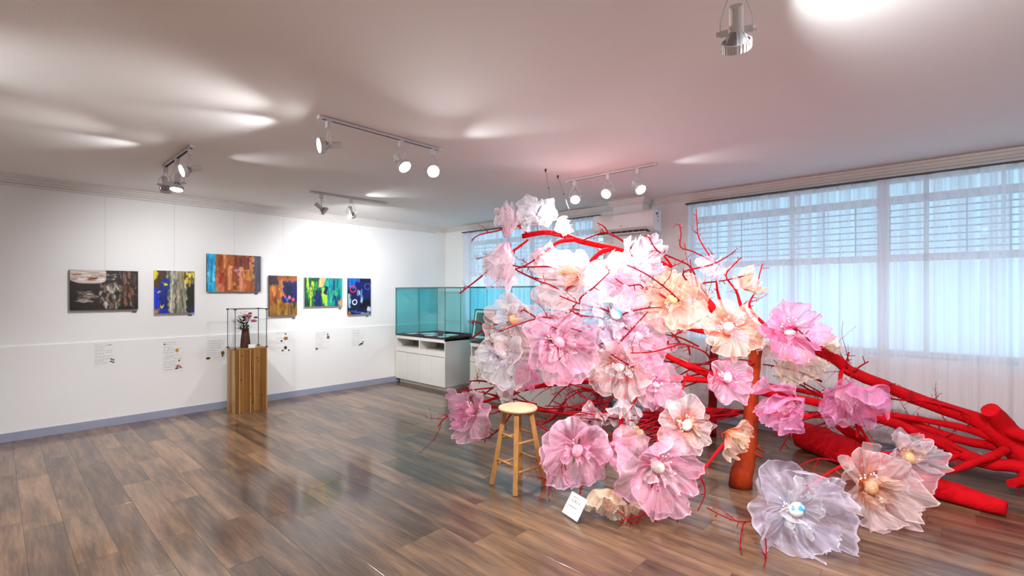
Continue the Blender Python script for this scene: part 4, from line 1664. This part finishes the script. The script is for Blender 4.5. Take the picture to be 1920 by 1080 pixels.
branch([(1876, 830, 3.75, 9), (1834, 811, 3.8, 8), (1795, 800, 3.85, 7), (1723, 786, 3.9, 6), (1640, 775, 3.95, 6), (1594, 779, 3.95, 5), (1522, 780, 3.95, 5), (1456, 777, 3.95, 5),
        (1400, 773, 3.95, 5), (1328, 769, 3.98, 5), (1260, 775, 4.0, 5), (1150, 778, 4.05, 5), (1050, 774, 4.15, 4), (1005, 768, 4.25, 4), (930, 764, 4.4, 3), (868, 769, 4.5, 2), (838, 781, 4.5, 1.6), (821, 800, 4.5, 1.2)],
       twigs=18, tl=(.16, .42), name='lower_branch', bias=(-.3, -.3, .1))
branch([(1880, 840, 3.78, 10), (1807, 826, 3.85, 9), (1765, 814, 3.9, 9), (1723, 798, 3.95, 8), (1680, 785, 4.05, 7), (1600, 760, 4.2, 6), (1530, 738, 4.3, 5), (1440, 722, 4.4, 4)],
       twigs=5, name='back_branch', bias=TL)
branch([(1887, 842, 3.65, 8), (1862, 855, 3.6, 8), (1834, 864, 3.58, 7), (1807, 875, 3.55, 7), (1784, 883, 3.52, 5), (1757, 887, 3.5, 4)], name='curled_branch')
branch([(1800, 850, 3.74, 6), (1786, 858, 3.72, 5), (1772, 866, 3.7, 4), (1757, 870, 3.68, 3)], name='short_branch')
branch([(1925, 878, 3.5, 11), (1922, 893, 3.5, 11), (1914, 903, 3.5, 10), (1896, 907, 3.48, 9)], name='cut_stub', sides=12)
branch([(1700, 745, 3.94, 4), (1760, 757, 3.85, 3), (1800, 770, 3.82, 2.5), (1838, 790, 3.8, 2)], twigs=2, tl=(.1, .2), name='branch')
# cut ends left of the post
branch([(1375, 716, 4.0, 6), (1311, 712, 4.02, 6), (1258, 709, 4.05, 6)], name='cut_branch', spurs=False)
branch([(1370, 630, 3.95, 6), (1310, 620, 4.05, 5), (1250, 604, 4.15, 5), (1220, 590, 4.2, 4)], name='branch', twigs=4, bias=TL)
branch([(1420, 620, 3.8, 8), (1405, 600, 3.75, 5), (1390, 575, 3.72, 4), (1380, 545, 3.7, 3), (1361, 517, 3.7, 2), (1378, 494, 3.7, 1.6), (1390, 483, 3.7, 1.4)], twigs=2, tl=(.12, .25))
branch([(1437, 612, 3.7, 4), (1405, 575, 3.7, 3), (1419, 542, 3.68, 1.6), (1424, 515, 3.68, 1.4), (1430, 494, 3.68, 1.2)], twigs=1, tl=(.08, .16))
# top-left limbs
branch([(1150, 467, 4.42, 5), (1128, 472, 4.4, 5), (1106, 493, 4.36, 5), (1085, 520, 4.3, 4), (1060, 545, 4.25, 3)], twigs=4, bias=TL)
branch([(1075, 449, 4.54, 5), (1050, 453, 4.5, 4), (1034, 463, 4.46, 3), (1010, 482, 4.42, 2.4), (985, 498, 4.4, 1.8), (966, 505, 4.4, 1.6)], twigs=3, tl=(.1, .25))
branch([(992, 443, 4.68, 3), (978, 427, 4.64, 2.4), (955, 421, 4.6, 2), (935, 432, 4.6, 1.8), (897, 441, 4.6, 1.5), (884, 453, 4.6, 1.2)], twigs=2, tl=(.08, .2))
branch([(990, 450, 4.66, 3), (966, 468, 4.6, 3), (948, 479, 4.56, 2.6), (903, 518, 4.5, 2), (862, 550, 4.45, 1.8)], twigs=2, tl=(.12, .25))
branch([(1060, 500, 4.4, 2.4), (1018, 500, 4.4, 2), (966, 499, 4.4, 1.6), (930, 480, 4.45, 1.3), (900, 483, 4.45, 1.1)], twigs=2, tl=(.08, .2))
branch([(1045, 525, 4.35, 2), (1000, 521, 4.35, 2), (966, 505, 4.35, 1.8)], twigs=2, tl=(.1, .2))
branch([(1070, 560, 4.2, 2), (1040, 538, 4.22, 2), (1005, 525, 4.25, 1.6), (970, 508, 4.3, 1.4)], twigs=2, tl=(.1, .2))
branch([(1157, 520, 4.3, 5), (1165, 500, 4.28, 4), (1173, 482, 4.3, 3), (1160, 478, 4.3, 2)], twigs=1)
branch([(1190, 470, 4.3, 3), (1165, 450, 4.3, 2.5), (1140, 437, 4.3, 2.4), (1122, 438, 4.3, 2), (1090, 452, 4.3, 1.6)], twigs=1, tl=(.1, .2))
branch([(1140, 437, 4.3, 2), (1133, 425, 4.3, 1.8), (1119, 417, 4.3, 1.4)])
branch([(1260, 517, 4.15, 4), (1240, 490, 4.1, 3), (1260, 500, 4.05, 3), (1217, 446, 4.0, 1.6), (1208, 444, 4.0, 1.3)], twigs=1, tl=(.1, .2))
branch([(1310, 550, 4.0, 3), (1297, 503, 3.95, 2), (1260, 483, 3.95, 2), (1233, 470, 3.95, 1.8), (1217, 446, 3.95, 1.5)], twigs=3, tl=(.1, .22))
branch([(1360, 590, 3.9, 4), (1345, 545, 3.85, 3), (1342, 493, 3.8, 1.8), (1330, 479, 3.8, 1.7), (1310, 445, 3.8, 1.5), (1307, 420, 3.8, 1.4), (1305, 392, 3.8, 1.2)], twigs=2, tl=(.08, .16))
branch([(1342, 493, 3.8, 1.7), (1300, 472, 3.82, 1.6), (1276, 463, 3.82, 1.5), (1277, 440, 3.82, 1.4), (1274, 419, 3.82, 1.2)], twigs=1, tl=(.08, .16))
branch([(1300, 590, 3.9, 3), (1298, 540, 3.85, 2), (1296, 510, 3.85, 1.6), (1294, 486, 3.85, 1.2)], twigs=2, tl=(.08, .2))
branch([(1250, 560, 4.0, 3), (1222, 545, 3.95, 4), (1208, 545, 3.95, 4), (1192, 557, 3.95, 2)], twigs=2, tl=(.1, .2))
branch([(1255, 610, 4.0, 5), (1235, 606, 3.95, 6), (1222, 595, 3.95, 4), (1215, 588, 3.95, 2)], twigs=2, tl=(.1, .2))
# centre tangle
branch([(1233, 656, 4.05, 4), (1207, 681, 3.9, 2.4), (1190, 695, 3.85, 2), (1178, 711, 3.82, 1.8), (1200, 731, 3.8, 1.6), (1180, 770, 3.8, 2.4)], twigs=2, tl=(.1, .25))
branch([(1180, 600, 3.95, 1.8), (1152, 598, 3.9, 1.8), (1147, 610, 3.88, 1.8), (1120, 622, 3.85, 2), (1075, 650, 3.8, 1.8), (1045, 677, 3.78, 1.4)], twigs=2, tl=(.1, .2))
branch([(1150, 604, 3.88, 1.8), (1180, 620, 3.85, 1.7), (1205, 638, 3.85, 1.4), (1222, 641, 3.85, 1.2)])
branch([(1150, 600, 3.9, 1.8), (1140, 590, 3.9, 1.6), (1110, 582, 3.9, 1.6), (1078, 580, 3.92, 1.6), (1075, 572, 3.92, 1.4)], twigs=2, tl=(.08, .18))
branch([(1037, 608, 3.9, 1.6), (1018, 604, 3.9, 1.8), (984, 582, 3.9, 1.7), (977, 586, 3.9, 1.2)])
branch([(1018, 604, 3.9, 1.6), (1000, 612, 3.9, 1.6), (985, 625, 3.9, 1.3)])
branch([(960, 655, 4.0, 2), (930, 668, 4.0, 2), (915, 620, 4.0, 1.6), (893, 603, 4.05, 1.8), (884, 607, 4.05, 1.4)], twigs=1, tl=(.08, .2))
branch([(970, 600, 4.1, 2), (930, 608, 4.1, 1.8), (908, 618, 4.1, 2), (885, 634, 4.1, 2.4)], twigs=1, tl=(.08, .2))
branch([(1167, 673, 3.9, 2), (1140, 677, 3.85, 2), (1110, 685, 3.85, 1.8), (1080, 690, 3.85, 1.6)], twigs=3, tl=(.1, .25))
branch([(1150, 677, 3.86, 1.8), (1137, 661, 3.84, 1.6), (1119, 645, 3.84, 1.3)])
branch([(1280, 712, 4.1, 6), (1200, 712, 4.15, 6), (1125, 715, 4.2, 5), (1056, 718, 4.28, 5), (1000, 726, 4.35, 4.6), (959, 737, 4.4, 4), (914, 751, 4.45, 3), (890, 762, 4.48, 2)], twigs=14, tl=(.15, .38), name='low_front_branch', bias=(-.3, -.2, .1))
branch([(960, 737, 4.4, 2.6), (948, 735, 4.4, 2.4), (925, 719, 4.4, 2.2), (900, 714, 4.4, 2), (881, 715, 4.4, 1.6)], twigs=5, tl=(.12, .25))
branch([(1128, 716, 4.15, 3), (1120, 745, 4.1, 3), (1112, 770, 4.05, 3), (1104, 800, 4.0, 2)], twigs=3, tl=(.1, .25))
branch([(1172, 733, 3.85, 2), (1166, 781, 3.8, 4), (1161, 816, 3.75, 4), (1159, 840, 3.7, 3)], twigs=3, tl=(.15, .3))
branch([(1290, 700, 3.95, 3), (1255, 790, 3.8, 3.4), (1241, 803, 3.7, 4.4), (1233, 834, 3.6, 4), (1230, 866, 3.5, 3)], twigs=2, tl=(.12, .25))
for i in range(26):                        # the dense mat of thin shoots left of the post
    x0 = trng.uniform(1235, 1400)
    y0 = 772 + trng.uniform(-8, 10)
    x1 = trng.uniform(1030, 1190)
    y1 = trng.uniform(765, 850)
    d0, d1 = trng.uniform(3.75, 4.0), trng.uniform(3.6, 4.1)
    xm, ym = (x0 + x1) / 2 + trng.uniform(-20, 20), (y0 + y1) / 2 + trng.uniform(-6, 22)
    branch([(x0, y0, d0, 2.6), (xm, ym, (d0 + d1) / 2, 2.2), (x1, y1, d1, 1.2)], twigs=1, tl=(.1, .3), name='shoot', sides=5)
for i in range(10):                        # shoots in front of the curtain base, right of the post
    x0, y0 = trng.uniform(1540, 1640), trng.uniform(745, 780)
    x1, y1 = x0 - trng.uniform(40, 150), y0 + trng.uniform(-60, 40)
    branch([(x0, y0, 3.98, 2.6), ((x0 + x1) / 2, (y0 + y1) / 2 + trng.uniform(-12, 12), 4.0, 2), (x1, y1, 4.05, 1.1)], twigs=1, tl=(.1, .25), name='shoot', sides=5)
for i in range(14):                        # shoots filling the middle of the crown
    x0, y0 = trng.uniform(1200, 1400), trng.uniform(640, 730)
    x1, y1 = x0 - trng.uniform(60, 190), y0 + trng.uniform(-70, 60)
    branch([(x0, y0, 4.05, 2.4), ((x0 + x1) / 2, (y0 + y1) / 2 + trng.uniform(-14, 14), 4.1, 2), (x1, y1, 4.15, 1.1)], twigs=1, tl=(.1, .3), name='shoot', sides=5)
for i in range(22):                        # long thin twigs reaching over the flowers
    x0, y0 = trng.uniform(1010, 1420), trng.uniform(480, 720)
    a_ = trng.uniform(2.4, 4.2) if trng.random() < .7 else trng.uniform(0.2, 1.6)
    L_px = trng.uniform(50, 120)
    x1, y1 = x0 + math.cos(a_) * L_px, y0 - math.sin(a_) * L_px * .8
    dd = 3.95 - .3 * (x0 - 1010) / 410
    branch([(x0 + 10, y0 + 20, dd + .12, 2.4), (x0, y0, dd, 2.2), ((x0 + x1) / 2 + trng.uniform(-10, 10), (y0 + y1) / 2 + trng.uniform(-10, 10), dd - .06, 1.9), (x1, y1, dd - .1, 1.4)], twigs=1, tl=(.08, .22), name='front_twig', sides=5)
for i in range(20):                        # fine curved shoots in front of the white display case
    x0, y0 = trng.uniform(960, 1160), trng.uniform(700, 775)
    a_ = trng.uniform(2.2, 4.3)
    L_px = trng.uniform(60, 130)
    x1, y1 = x0 + math.cos(a_) * L_px, y0 - math.sin(a_) * L_px * .55
    k_ = trng.uniform(-16, 16)
    dd = 4.25 - .25 * (x0 - 960) / 200
    branch([(x0, y0, dd, 2.6), (x0 * .66 + x1 * .34, y0 * .66 + y1 * .34 + k_, dd, 2.2), (x0 * .33 + x1 * .67, y0 * .33 + y1 * .67 + k_, dd + .02, 1.8), (x1, y1, dd + .03, 1.2)], twigs=1, tl=(.08, .24), name='shoot', sides=5)
# right of the post
branch([(1592, 700, 3.85, 4), (1578, 696, 3.83, 4), (1576, 738, 3.8, 4), (1594, 762, 3.8, 5), (1607, 790, 3.78, 5), (1608, 820, 3.75, 3.6)], twigs=3, tl=(.1, .25))
branch([(1600, 770, 3.82, 4), (1612, 800, 3.8, 3.4), (1636, 839, 3.75, 3)], twigs=1, tl=(.1, .25))
branch([(1600, 697, 3.86, 2.4), (1614, 686, 3.85, 2), (1628, 678, 3.85, 1.5)])
branch([(1588, 690, 3.86, 2), (1588, 676, 3.85, 1.7), (1592, 660, 3.85, 1.4)])
branch([(1556, 681, 3.5, 1.8), (1535, 655, 3.45, 1.8), (1519, 640, 3.42, 1.8), (1498, 620, 3.4, 1.6), (1481, 614, 3.4, 1.4)], twigs=2, tl=(.05, .1))
branch([(1540, 715, 3.9, 3), (1505, 700, 3.88, 2), (1470, 690, 3.88, 1.7), (1430, 683, 3.9, 1.5)], twigs=3, tl=(.1, .22))
branch([(1655, 745, 3.9, 2.4), (1690, 750, 3.85, 2), (1726, 752, 3.8, 1.6)], twigs=3, tl=(.08, .18))
branch([(1560, 770, 3.9, 3), (1500, 790, 3.7, 2.4), (1480, 815, 3.6, 2), (1462, 845, 3.6, 1.4)], twigs=1, tl=(.1, .2))
# low sprays reaching the floor
branch([(1390, 800, 3.7, 4), (1365, 825, 3.5, 4), (1342, 850, 3.4, 3.4), (1320, 880, 3.3, 3), (1294, 908, 3.2, 2.6), (1255, 938, 3.15, 2.2), (1217, 960, 3.14, 2), (1161, 980, 3.13, 1.4)], twigs=5, tl=(.12, .3))
branch([(1225, 850, 3.2, 1.8), (1226, 880, 3.15, 2), (1222, 913, 3.12, 2), (1219, 952, 3.12, 1.8), (1222, 976, 3.12, 1.3)], twigs=2, tl=(.08, .2))
branch([(1262, 925, 3.15, 1.6), (1267, 947, 3.15, 1.6), (1271, 980, 3.13, 1.2)])
branch([(1300, 895, 3.2, 1.6), (1314, 895, 3.2, 1.6), (1322, 925, 3.2, 1.5), (1308, 958, 3.2, 1.1)], twigs=1, tl=(.06, .15))
branch([(1700, 850, 3.55, 4), (1640, 852, 3.45, 4), (1588, 869, 3.4, 3.6), (1542, 895, 3.25, 3), (1496, 929, 3.05, 2.4)], twigs=3, tl=(.12, .28))
branch([(1588, 869, 3.4, 2.4), (1536, 860, 3.4, 2), (1496, 875, 3.4, 1.4)], twigs=1, tl=(.08, .2))
branch([(1480, 945, 3.0, 2), (1424, 972, 2.95, 1.8), (1399, 978, 2.95, 1.8), (1370, 974, 2.98, 1.4), (1325, 952, 3.1, 1.2)], twigs=2, tl=(.1, .2))
branch([(1395, 978, 2.95, 1.7), (1388, 1015, 2.85, 1.5), (1391, 1041, 2.75, 1.1)])
branch([(1428, 975, 2.9, 1.8), (1437, 1026, 2.8, 1.6), (1433, 1062, 2.64, 1.2)], twigs=1, tl=(.05, .12))
branch([(1085, 850, 3.4, 2.4), (1056, 866, 3.38, 3), (1032, 892, 3.36, 2), (1020, 902, 3.36, 1.2)], twigs=8, tl=(.1, .26), bias=(0, -.2, -.5))
branch([(1150, 840, 3.5, 2.4), (1095, 905, 3.4, 2), (1088, 925, 3.4, 1.4)], twigs=2, tl=(.08, .16))
branch([(1110, 800, 3.9, 3), (1060, 815, 3.9, 2.4), (1015, 800, 3.95, 2), (985, 770, 4.0, 1.6)], twigs=5, tl=(.12, .3))
branch([(1070, 780, 4.05, 2.4), (1045, 830, 4.08, 2), (1030, 860, 4.08, 1.6), (1016, 880, 4.05, 1.2)], twigs=3, tl=(.1, .25))
branch([(905, 770, 4.35, 2), (912, 800, 4.2, 1.7), (909, 830, 4.1, 1.2)], twigs=1, tl=(.05, .12))

# prop posts
def post(pts, name, mat, label, stubs=()):
    P, R = trace(pts)
    P[0].z = 0.0
    r = thing(name, (P[0].x, P[0].y, 0), label, 'post')
    MB().tube(P, R, 16, lump=.16).build('post_trunk', mat, r, smooth=True)
    for a in stubs:
        p, q = trace(a)
        MB().tube(p, q, 7, lump=.2).build('broken_branch_stub', mat, r, smooth=True)
    return r
post([(1388, 910, 3.735, 22), (1396, 875, 3.735, 19), (1403, 840, 3.735, 16), (1407, 780, 3.735, 13.5), (1411, 720, 3.735, 12.5), (1416, 660, 3.735, 12.5), (1418, 628, 3.735, 13)],
     'prop_post', 'orange_bark', 'orange brown bark post standing under the crown of the red tree',
     [[(1403, 840, 3.73, 10), (1416, 850, 3.7, 6), (1430, 858, 3.68, 3)], [(1405, 835, 3.73, 9), (1420, 838, 3.72, 5), (1432, 848, 3.7, 2.5)],
      [(1404, 845, 3.73, 9), (1415, 832, 3.74, 5), (1418, 815, 3.75, 2.5)]])
post([(1334, 815, 5.06, 9), (1336, 765, 5.06, 9), (1338, 700, 5.06, 8.5), (1340, 640, 5.06, 8)], 'prop_post', 'dark_red_bark', 'thin dark red post standing behind the crown of the red tree')

# heavy log lying on the floor
lg = [Vector((5.93, -.42, .13)), Vector((6.2, -.62, .125)), Vector((6.46, -.84, .105)), Vector((6.75, -1.03, .085)), Vector((7.02, -1.09, .07)), Vector((7.27, -1.13, .052))]
lr = [.125, .128, .108, .088, .072, .05]
logt = thing('red_log', (6.6, -.8, 0), 'thick red log lying on the floor under the fallen tree', 'log')
C_ = catmull([(*p, r) for p, r in zip(lg, lr)], 4)
MB().tube([Vector((c[0], c[1], c[3] * 1.0)) for c in C_], [c[3] for c in C_], 18, lump=.14).build('log_trunk', 'red_wrap', logt, smooth=True)
s0 = at(1628, 838, 4.25)
s1 = at(1572, 795, 4.35)
MB().tube([s0, (s0 + s1) / 2, s1], [.05, .047, .044], 12, lump=.12).build('side_stub', 'red_wrap', logt, smooth=True)

# suspension wires
for (ca, cb, d2), lb in ((((1023, 317), (1042, 438), 4.59), 'thin steel suspension wire ending among the topmost white flowers'),
                         (((1046, 329), (1086, 452), 4.53), 'longer thin steel suspension wire holding the upper red branch')):
    p0 = on_z(ca[0], ca[1], H)
    p1 = at(cb[0], cb[1], d2)
    w = thing('suspension_wire', p0, lb, 'wire', 'suspension wires of the tree')
    MB().tube([p0, p1], .0016, 6).build('cable', 'wire_steel', w)
    MB().lathe([(0, 0), (.011, 0), (.008, -.02), (.003, -.034), (0, -.034)], p0, UP, 10).build('ceiling_hook', 'black_plastic', w)
    q = p0.lerp(p1, .3)
    MB().ball(q, .007, 6).build('wire_clamp', 'black_plastic', w)


# ------------------------------------------------------------------ fabric flowers
def petal(c, e1, e2, n, phi, hw, L, cup, pleat, seed, curl=0.25):
    NS, NT = 12, 30
    rg = random.Random(seed)
    ph1, ph2, k1 = rg.uniform(0, 6), rg.uniform(0, 6), rg.uniform(5, 8)
    off = Vector((rg.uniform(0, 50), rg.uniform(0, 50), rg.uniform(0, 50)))
    mb = MB()
    uvs = []
    for i in range(NS + 1):
        s = i / NS
        for j in range(NT + 1):
            t = -1 + 2 * j / NT
            ang = phi + hw * t * (0.28 + 0.72 * s ** 0.8)
            nz = mnoise.noise(Vector((s * 1.6, t * 1.3, 0)) + off)
            nf = mnoise.noise(Vector((s * 1.2, t * 5.5, 3)) + off)
            nw = mnoise.noise(Vector((s * 2.6, t * 11, 7)) + off)
            ne = mnoise.noise(Vector((0.3, t * 3.2, 9)) + off)
            edge = 1 - 0.26 * abs(t) ** 3.2 + (0.17 * ne + 0.05 * nw) * s
            rr = L * (0.05 + 0.95 * s) * edge
            cs = cup + curl * (s - 0.4) + 0.65 * nz * s
            rad = rr * math.cos(cs)
            h = rr * math.sin(cs)
            h += L * pleat * s * (0.5 * math.sin(k1 * t + ph2) + 0.9 * nf + 0.55 * nw) * (1 - .25 * s)
            h += L * 0.05 * s ** 4 * math.sin(t * 11 + ph1)
            p = c + (e1 * math.cos(ang) + e2 * math.sin(ang)) * rad + n * h
            p.z -= L * 0.07 * s * s
            if p.z < 0.008:
                p.z = 0.008 + 0.004 * s
            mb.v.append(p)
            uvs.append((s, t * .5 + .5))
    for i in range(NS):
        for j in range(NT):
            a = i * (NT + 1) + j
            mb.f.append((a, a + 1, a + NT + 2, a + NT + 1))
    mb.uvs = uvs
    return mb


def add_petal(mb, mat, parent):
    o = mb.build('petal', mat, parent, smooth=True)
    me = o.data
    uv = me.uv_layers.new(name='petal')
    idx = np.empty(len(me.loops), dtype=np.int32)
    me.loops.foreach_get('vertex_index', idx)
    uv.data.foreach_set('uv', np.array(mb.uvs, dtype=np.float32)[idx].ravel())
    return o


flower_n = [0]
def flower(px, py, rpx, d, mat, nrm, cup, egg, label, inner=None, eggr=.035, npet=5, seed=None):
    """big organza flower; nrm = facing in camera axes (right, up, towards the camera), cup in degrees"""
    flower_n[0] += 1
    sd = seed or flower_n[0] * 31
    rg = random.Random(sd)
    c = at(px, py, d)
    n = (RGT * nrm[0] + UP * nrm[1] - FWD * nrm[2]).normalized()
    R = rpx * d / FPX
    e1 = n.cross(UP)
    if e1.length < .1:
        e1 = n.cross(RGT)
    e1.normalize()
    e2 = n.cross(e1)
    fl_ = thing('fabric_flower', c, label, 'fabric flower', 'organza flowers on the red tree')
    cp = math.radians(cup)
    a0 = rg.uniform(0, 6.28)
    for k in range(npet):
        ph_ = a0 + 2 * math.pi * k / npet + rg.uniform(-.28, .28)
        add_petal(petal(c, e1, e2, n, ph_, math.radians(rg.uniform(56, 74)) * (5 / npet) ** .7, R * rg.uniform(.88, 1.2), cp + rg.uniform(-.2, .3), rg.uniform(.12, .24), sd * 10 + k), MATS[mat], fl_)
    im = MATS[inner or mat]
    for k in range(4):
        ph_ = a0 + .6 + 2 * math.pi * k / 4 + rg.uniform(-.3, .3)
        add_petal(petal(c + n * R * .03, e1, e2, n, ph_, math.radians(rg.uniform(30, 48)), R * rg.uniform(.5, .8), cp + rg.uniform(.25, .6), rg.uniform(.15, .26), sd * 10 + 20 + k, curl=.5), im, fl_)
    if egg:
        er = eggr
        ax = (e1 * rg.uniform(-1, 1) + e2 * rg.uniform(-1, 1) + n * .3).normalized()
        MB().ball(c + n * (er * 1.0 + R * .05), er, 14, (1, 1, 1.3), ax).build('egg', egg, fl_, smooth=True)
        st_ = MB()
        pr = MB()
        for k in range(5):
            th = rg.uniform(0, 6.28)
            for q in range(3):
                t2 = th + rg.uniform(-.25, .25)
                rr = R * rg.uniform(.22, .38)
                tip = c + (e1 * math.cos(t2) + e2 * math.sin(t2)) * rr + n * (R * rg.uniform(.2, .34))
                st_.tube([c + n * .01, tip], .0009, 4)
                pr.ball(tip, .0062, 6)
        tag(st_.build('stamen_wires', 'pearl', fl_), None, kind='stuff')
        tag(pr.build('stamen_pearls', 'pearl', fl_, smooth=True), None, kind='stuff')
    # wire stem to the nearest branch
    best = min(ATTACH, key=lambda p: (p - c).length)
    if (best - c).length > .01:
        mid = (best + c) / 2 - n * min(.05, (best - c).length * .3)
        MB().tube([c + n * .01, mid, best], .0035, 6).build('wire_stem', 'stem_wire', fl_, smooth=True)
    return fl_

F = (0, 0, 1)
PK_, HT, PA, WH, LI, PE, BL_, CR = ['organza_' + s for s in ('pink', 'hot', 'pale', 'white', 'lilac', 'peach', 'blush', 'cream')]
FLOWERS = [
    # px, py, r, depth, material, facing, cup, egg, label, inner
    (888, 772, 52, 4.25, PK_, (-.75, .1, .65), 12, 'egg_pink', 'pink flower with pink egg hanging on its own beside the wooden stool', HT),
    (951, 446, 58, 4.55, PA, (0, .95, .3), 60, None, 'upright pale pink flower beside the topmost round white flower', WH),
    (1006, 402, 44, 4.55, WH, (-.05, .15, .95), 18, None, 'round white flower at the top end of the upper branch', WH),
    (1038, 432, 30, 4.5, PA, (.8, .35, .3), 50, None, 'pale pink flower peeking out right under the topmost white flower', WH),
    (953, 452, 76, 4.5, PA, (-.25, -.85, .45), 58, None, 'drooping pale pink flower hanging from the tip of the upper branch', WH),
    (1012, 462, 40, 4.5, PA, (-.1, -.8, .5), 50, None, 'small pale flower hanging straight under the tip of the upper branch', WH),
    (1096, 522, 92, 4.3, BL_, (-.85, .25, .45), 42, None, 'blush white flower with orange throat seen from the side, below the suspension wire', CR),
    (1152, 533, 66, 4.15, PA, (.1, .2, .95), 18, None, 'pale pink flower with rose throat and no egg below the air conditioner', PK_),
    (1190, 500, 60, 4.05, LI, (.2, .55, .8), 35, 'egg_blue_spots', 'lilac white flower with blue egg directly under the air conditioner', WH),
    (1150, 588, 76, 3.9, LI, (.25, -.1, .95), 15, 'egg_blue_spots', 'wide lilac white flower with blue egg in the middle of the crown', WH),
    (966, 602, 66, 4.1, BL_, (-.2, .2, .95), 18, 'egg_peach', 'white blush flower with peach egg before the teal display case glass', WH),
    (1052, 592, 52, 4.1, WH, (.1, .5, .8), 30, None, 'plain white flower with thin petals above the large pink flower with pink egg', PA),
    (1046, 640, 76, 3.85, PK_, (.1, 0, .95), 14, 'egg_pink', 'large pink flower with pink egg in front of the white display case', PA),
    (946, 660, 60, 4.0, WH, (-.35, -.2, .9), 20, 'egg_white', 'white flower with white egg over the open shelf of the display case', LI),
    (1164, 682, 66, 3.85, BL_, (-.3, -.2, .9), 28, 'egg_white', 'blush white flower with orange throat and white egg in the crown', WH),
    (1192, 632, 62, 3.9, PK_, (.1, .2, .95), 15, 'egg_pink', 'pink flower with pink egg under the wide lilac white flower', PA),
    (1226, 717, 45, 3.8, PK_, (.1, .05, .95), 14, 'egg_pink_spots', 'pink flower with pink spotted egg beside the cut red branch end', PK_),
    (1258, 562, 60, 3.85, PE, (-.05, .2, .95), 14, 'egg_peach', 'peach flower with peach egg above the cut branches', CR),
    (1322, 520, 44, 3.75, LI, (.1, .85, .5), 40, None, 'small lilac white flower standing against the window curtain', WH),
    (1388, 540, 42, 3.72, PE, (.45, .7, .5), 38, None, 'small peach flower seen from the side against the curtain', CR),
    (1360, 612, 56, 3.65, PE, (0, .05, 1), 16, 'egg_white', 'peach flower with amber throat and white egg left of the post top', BL_),
    (1474, 620, 64, 3.5, HT, (.1, .1, .95), 18, 'egg_pink_spots', 'vivid pink flower with pink spotted egg in front of the curtain', PK_),
    (1485, 668, 52, 3.68, CR, (.1, -.6, .8), 30, None, 'cream flower tucked under the vivid pink flower with spotted egg', BL_),
    (1546, 652, 30, 3.75, CR, (.8, .5, .2), 45, None, 'small cream flower peeking out right of the vivid pink flower', CR),
    (1360, 706, 46, 3.6, PK_, (-.05, .05, 1), 20, 'egg_white', 'pink flower with white egg directly left of the orange brown post', HT),
    (1486, 748, 62, 3.5, HT, (-.8, -.3, .45), 36, None, 'vivid pink flower turned sideways just right of the orange brown post', PK_),
    (1598, 722, 74, 3.65, HT, (-.35, -.65, .6), 26, None, 'vivid pink flower lying along the upper red limb before the curtain', PK_),
    (1285, 796, 58, 3.5, BL_, (-.05, .2, .95), 18, 'egg_white', 'peach flower with orange throat and white egg left of the post foot', PE),
    (1362, 806, 50, 3.45, PE, (.55, -.4, .6), 40, None, 'peach trumpet flower hanging over the lower part of the post', CR),
    (1083, 842, 66, 3.4, PK_, (-.15, .05, .95), 16, 'egg_pink', 'pink flower with pink egg behind the small sign holder', PK_),
    (1145, 835, 44, 3.5, PK_, (.5, .1, .8), 28, None, 'pink flower without egg between two larger low pink flowers', PK_),
    (1228, 872, 84, 3.2, PK_, (.05, .1, .95), 20, 'egg_white', 'largest low pink flower with white egg, hanging right of the sign', PA),
    (1150, 918, 52, 3.25, CR, (-.45, -.5, .6), 40, None, 'cream trumpet flower hanging low above the sign holder', PE),
    (1210, 920, 46, 3.3, CR, (.1, -.7, .6), 34, None, 'cream flower showing under the largest low pink flower', CR),
    (1484, 952, 98, 2.95, LI, (0, .25, .95), 14, 'egg_blue_spots', 'white lilac flower with blue spotted egg just above the floor', WH),
    (1622, 912, 82, 3.2, BL_, (.05, .25, .95), 14, 'egg_peach', 'blush flower with orange throat and peach egg beside the lilac one on the floor', PE),
    (1692, 858, 58, 3.42, PA, (.15, .5, .85), 20, 'egg_peach', 'pale pink flower with orange throat resting on the red log', PE),
    (990, 695, 38, 4.0, HT, (-.2, -.3, .9), 30, None, 'small deep pink flower tucked under the white flower with white egg', PK_),
    (1112, 772, 32, 3.9, PA, (-.3, -.2, .9), 35, None, 'small pale pink flower low in the tangle of red shoots', PK_),
    (1182, 822, 26, 3.6, CR, (-.2, .6, .7), 30, None, 'small cream flower among red shoots above the low pink flowers', PE),
    (958, 718, 34, 4.15, WH, (-.2, -.4, .9), 35, None, 'small white flower low in front of the white display case doors', LI),
    (1170, 748, 48, 3.85, WH, (-.2, -.6, .7), 40, None, 'white flower hanging under the blush flower with white egg', BL_),
    (1445, 645, 34, 3.7, BL_, (-.5, -.4, .7), 36, None, 'small blush flower tucked in at the top of the post', CR),
]
for f in FLOWERS:
    big = f[2] * f[3] / FPX
    flower(*f[:9], inner=f[9], eggr=min(.045, .022 + big * .06), npet=6 if big > .22 else 5)
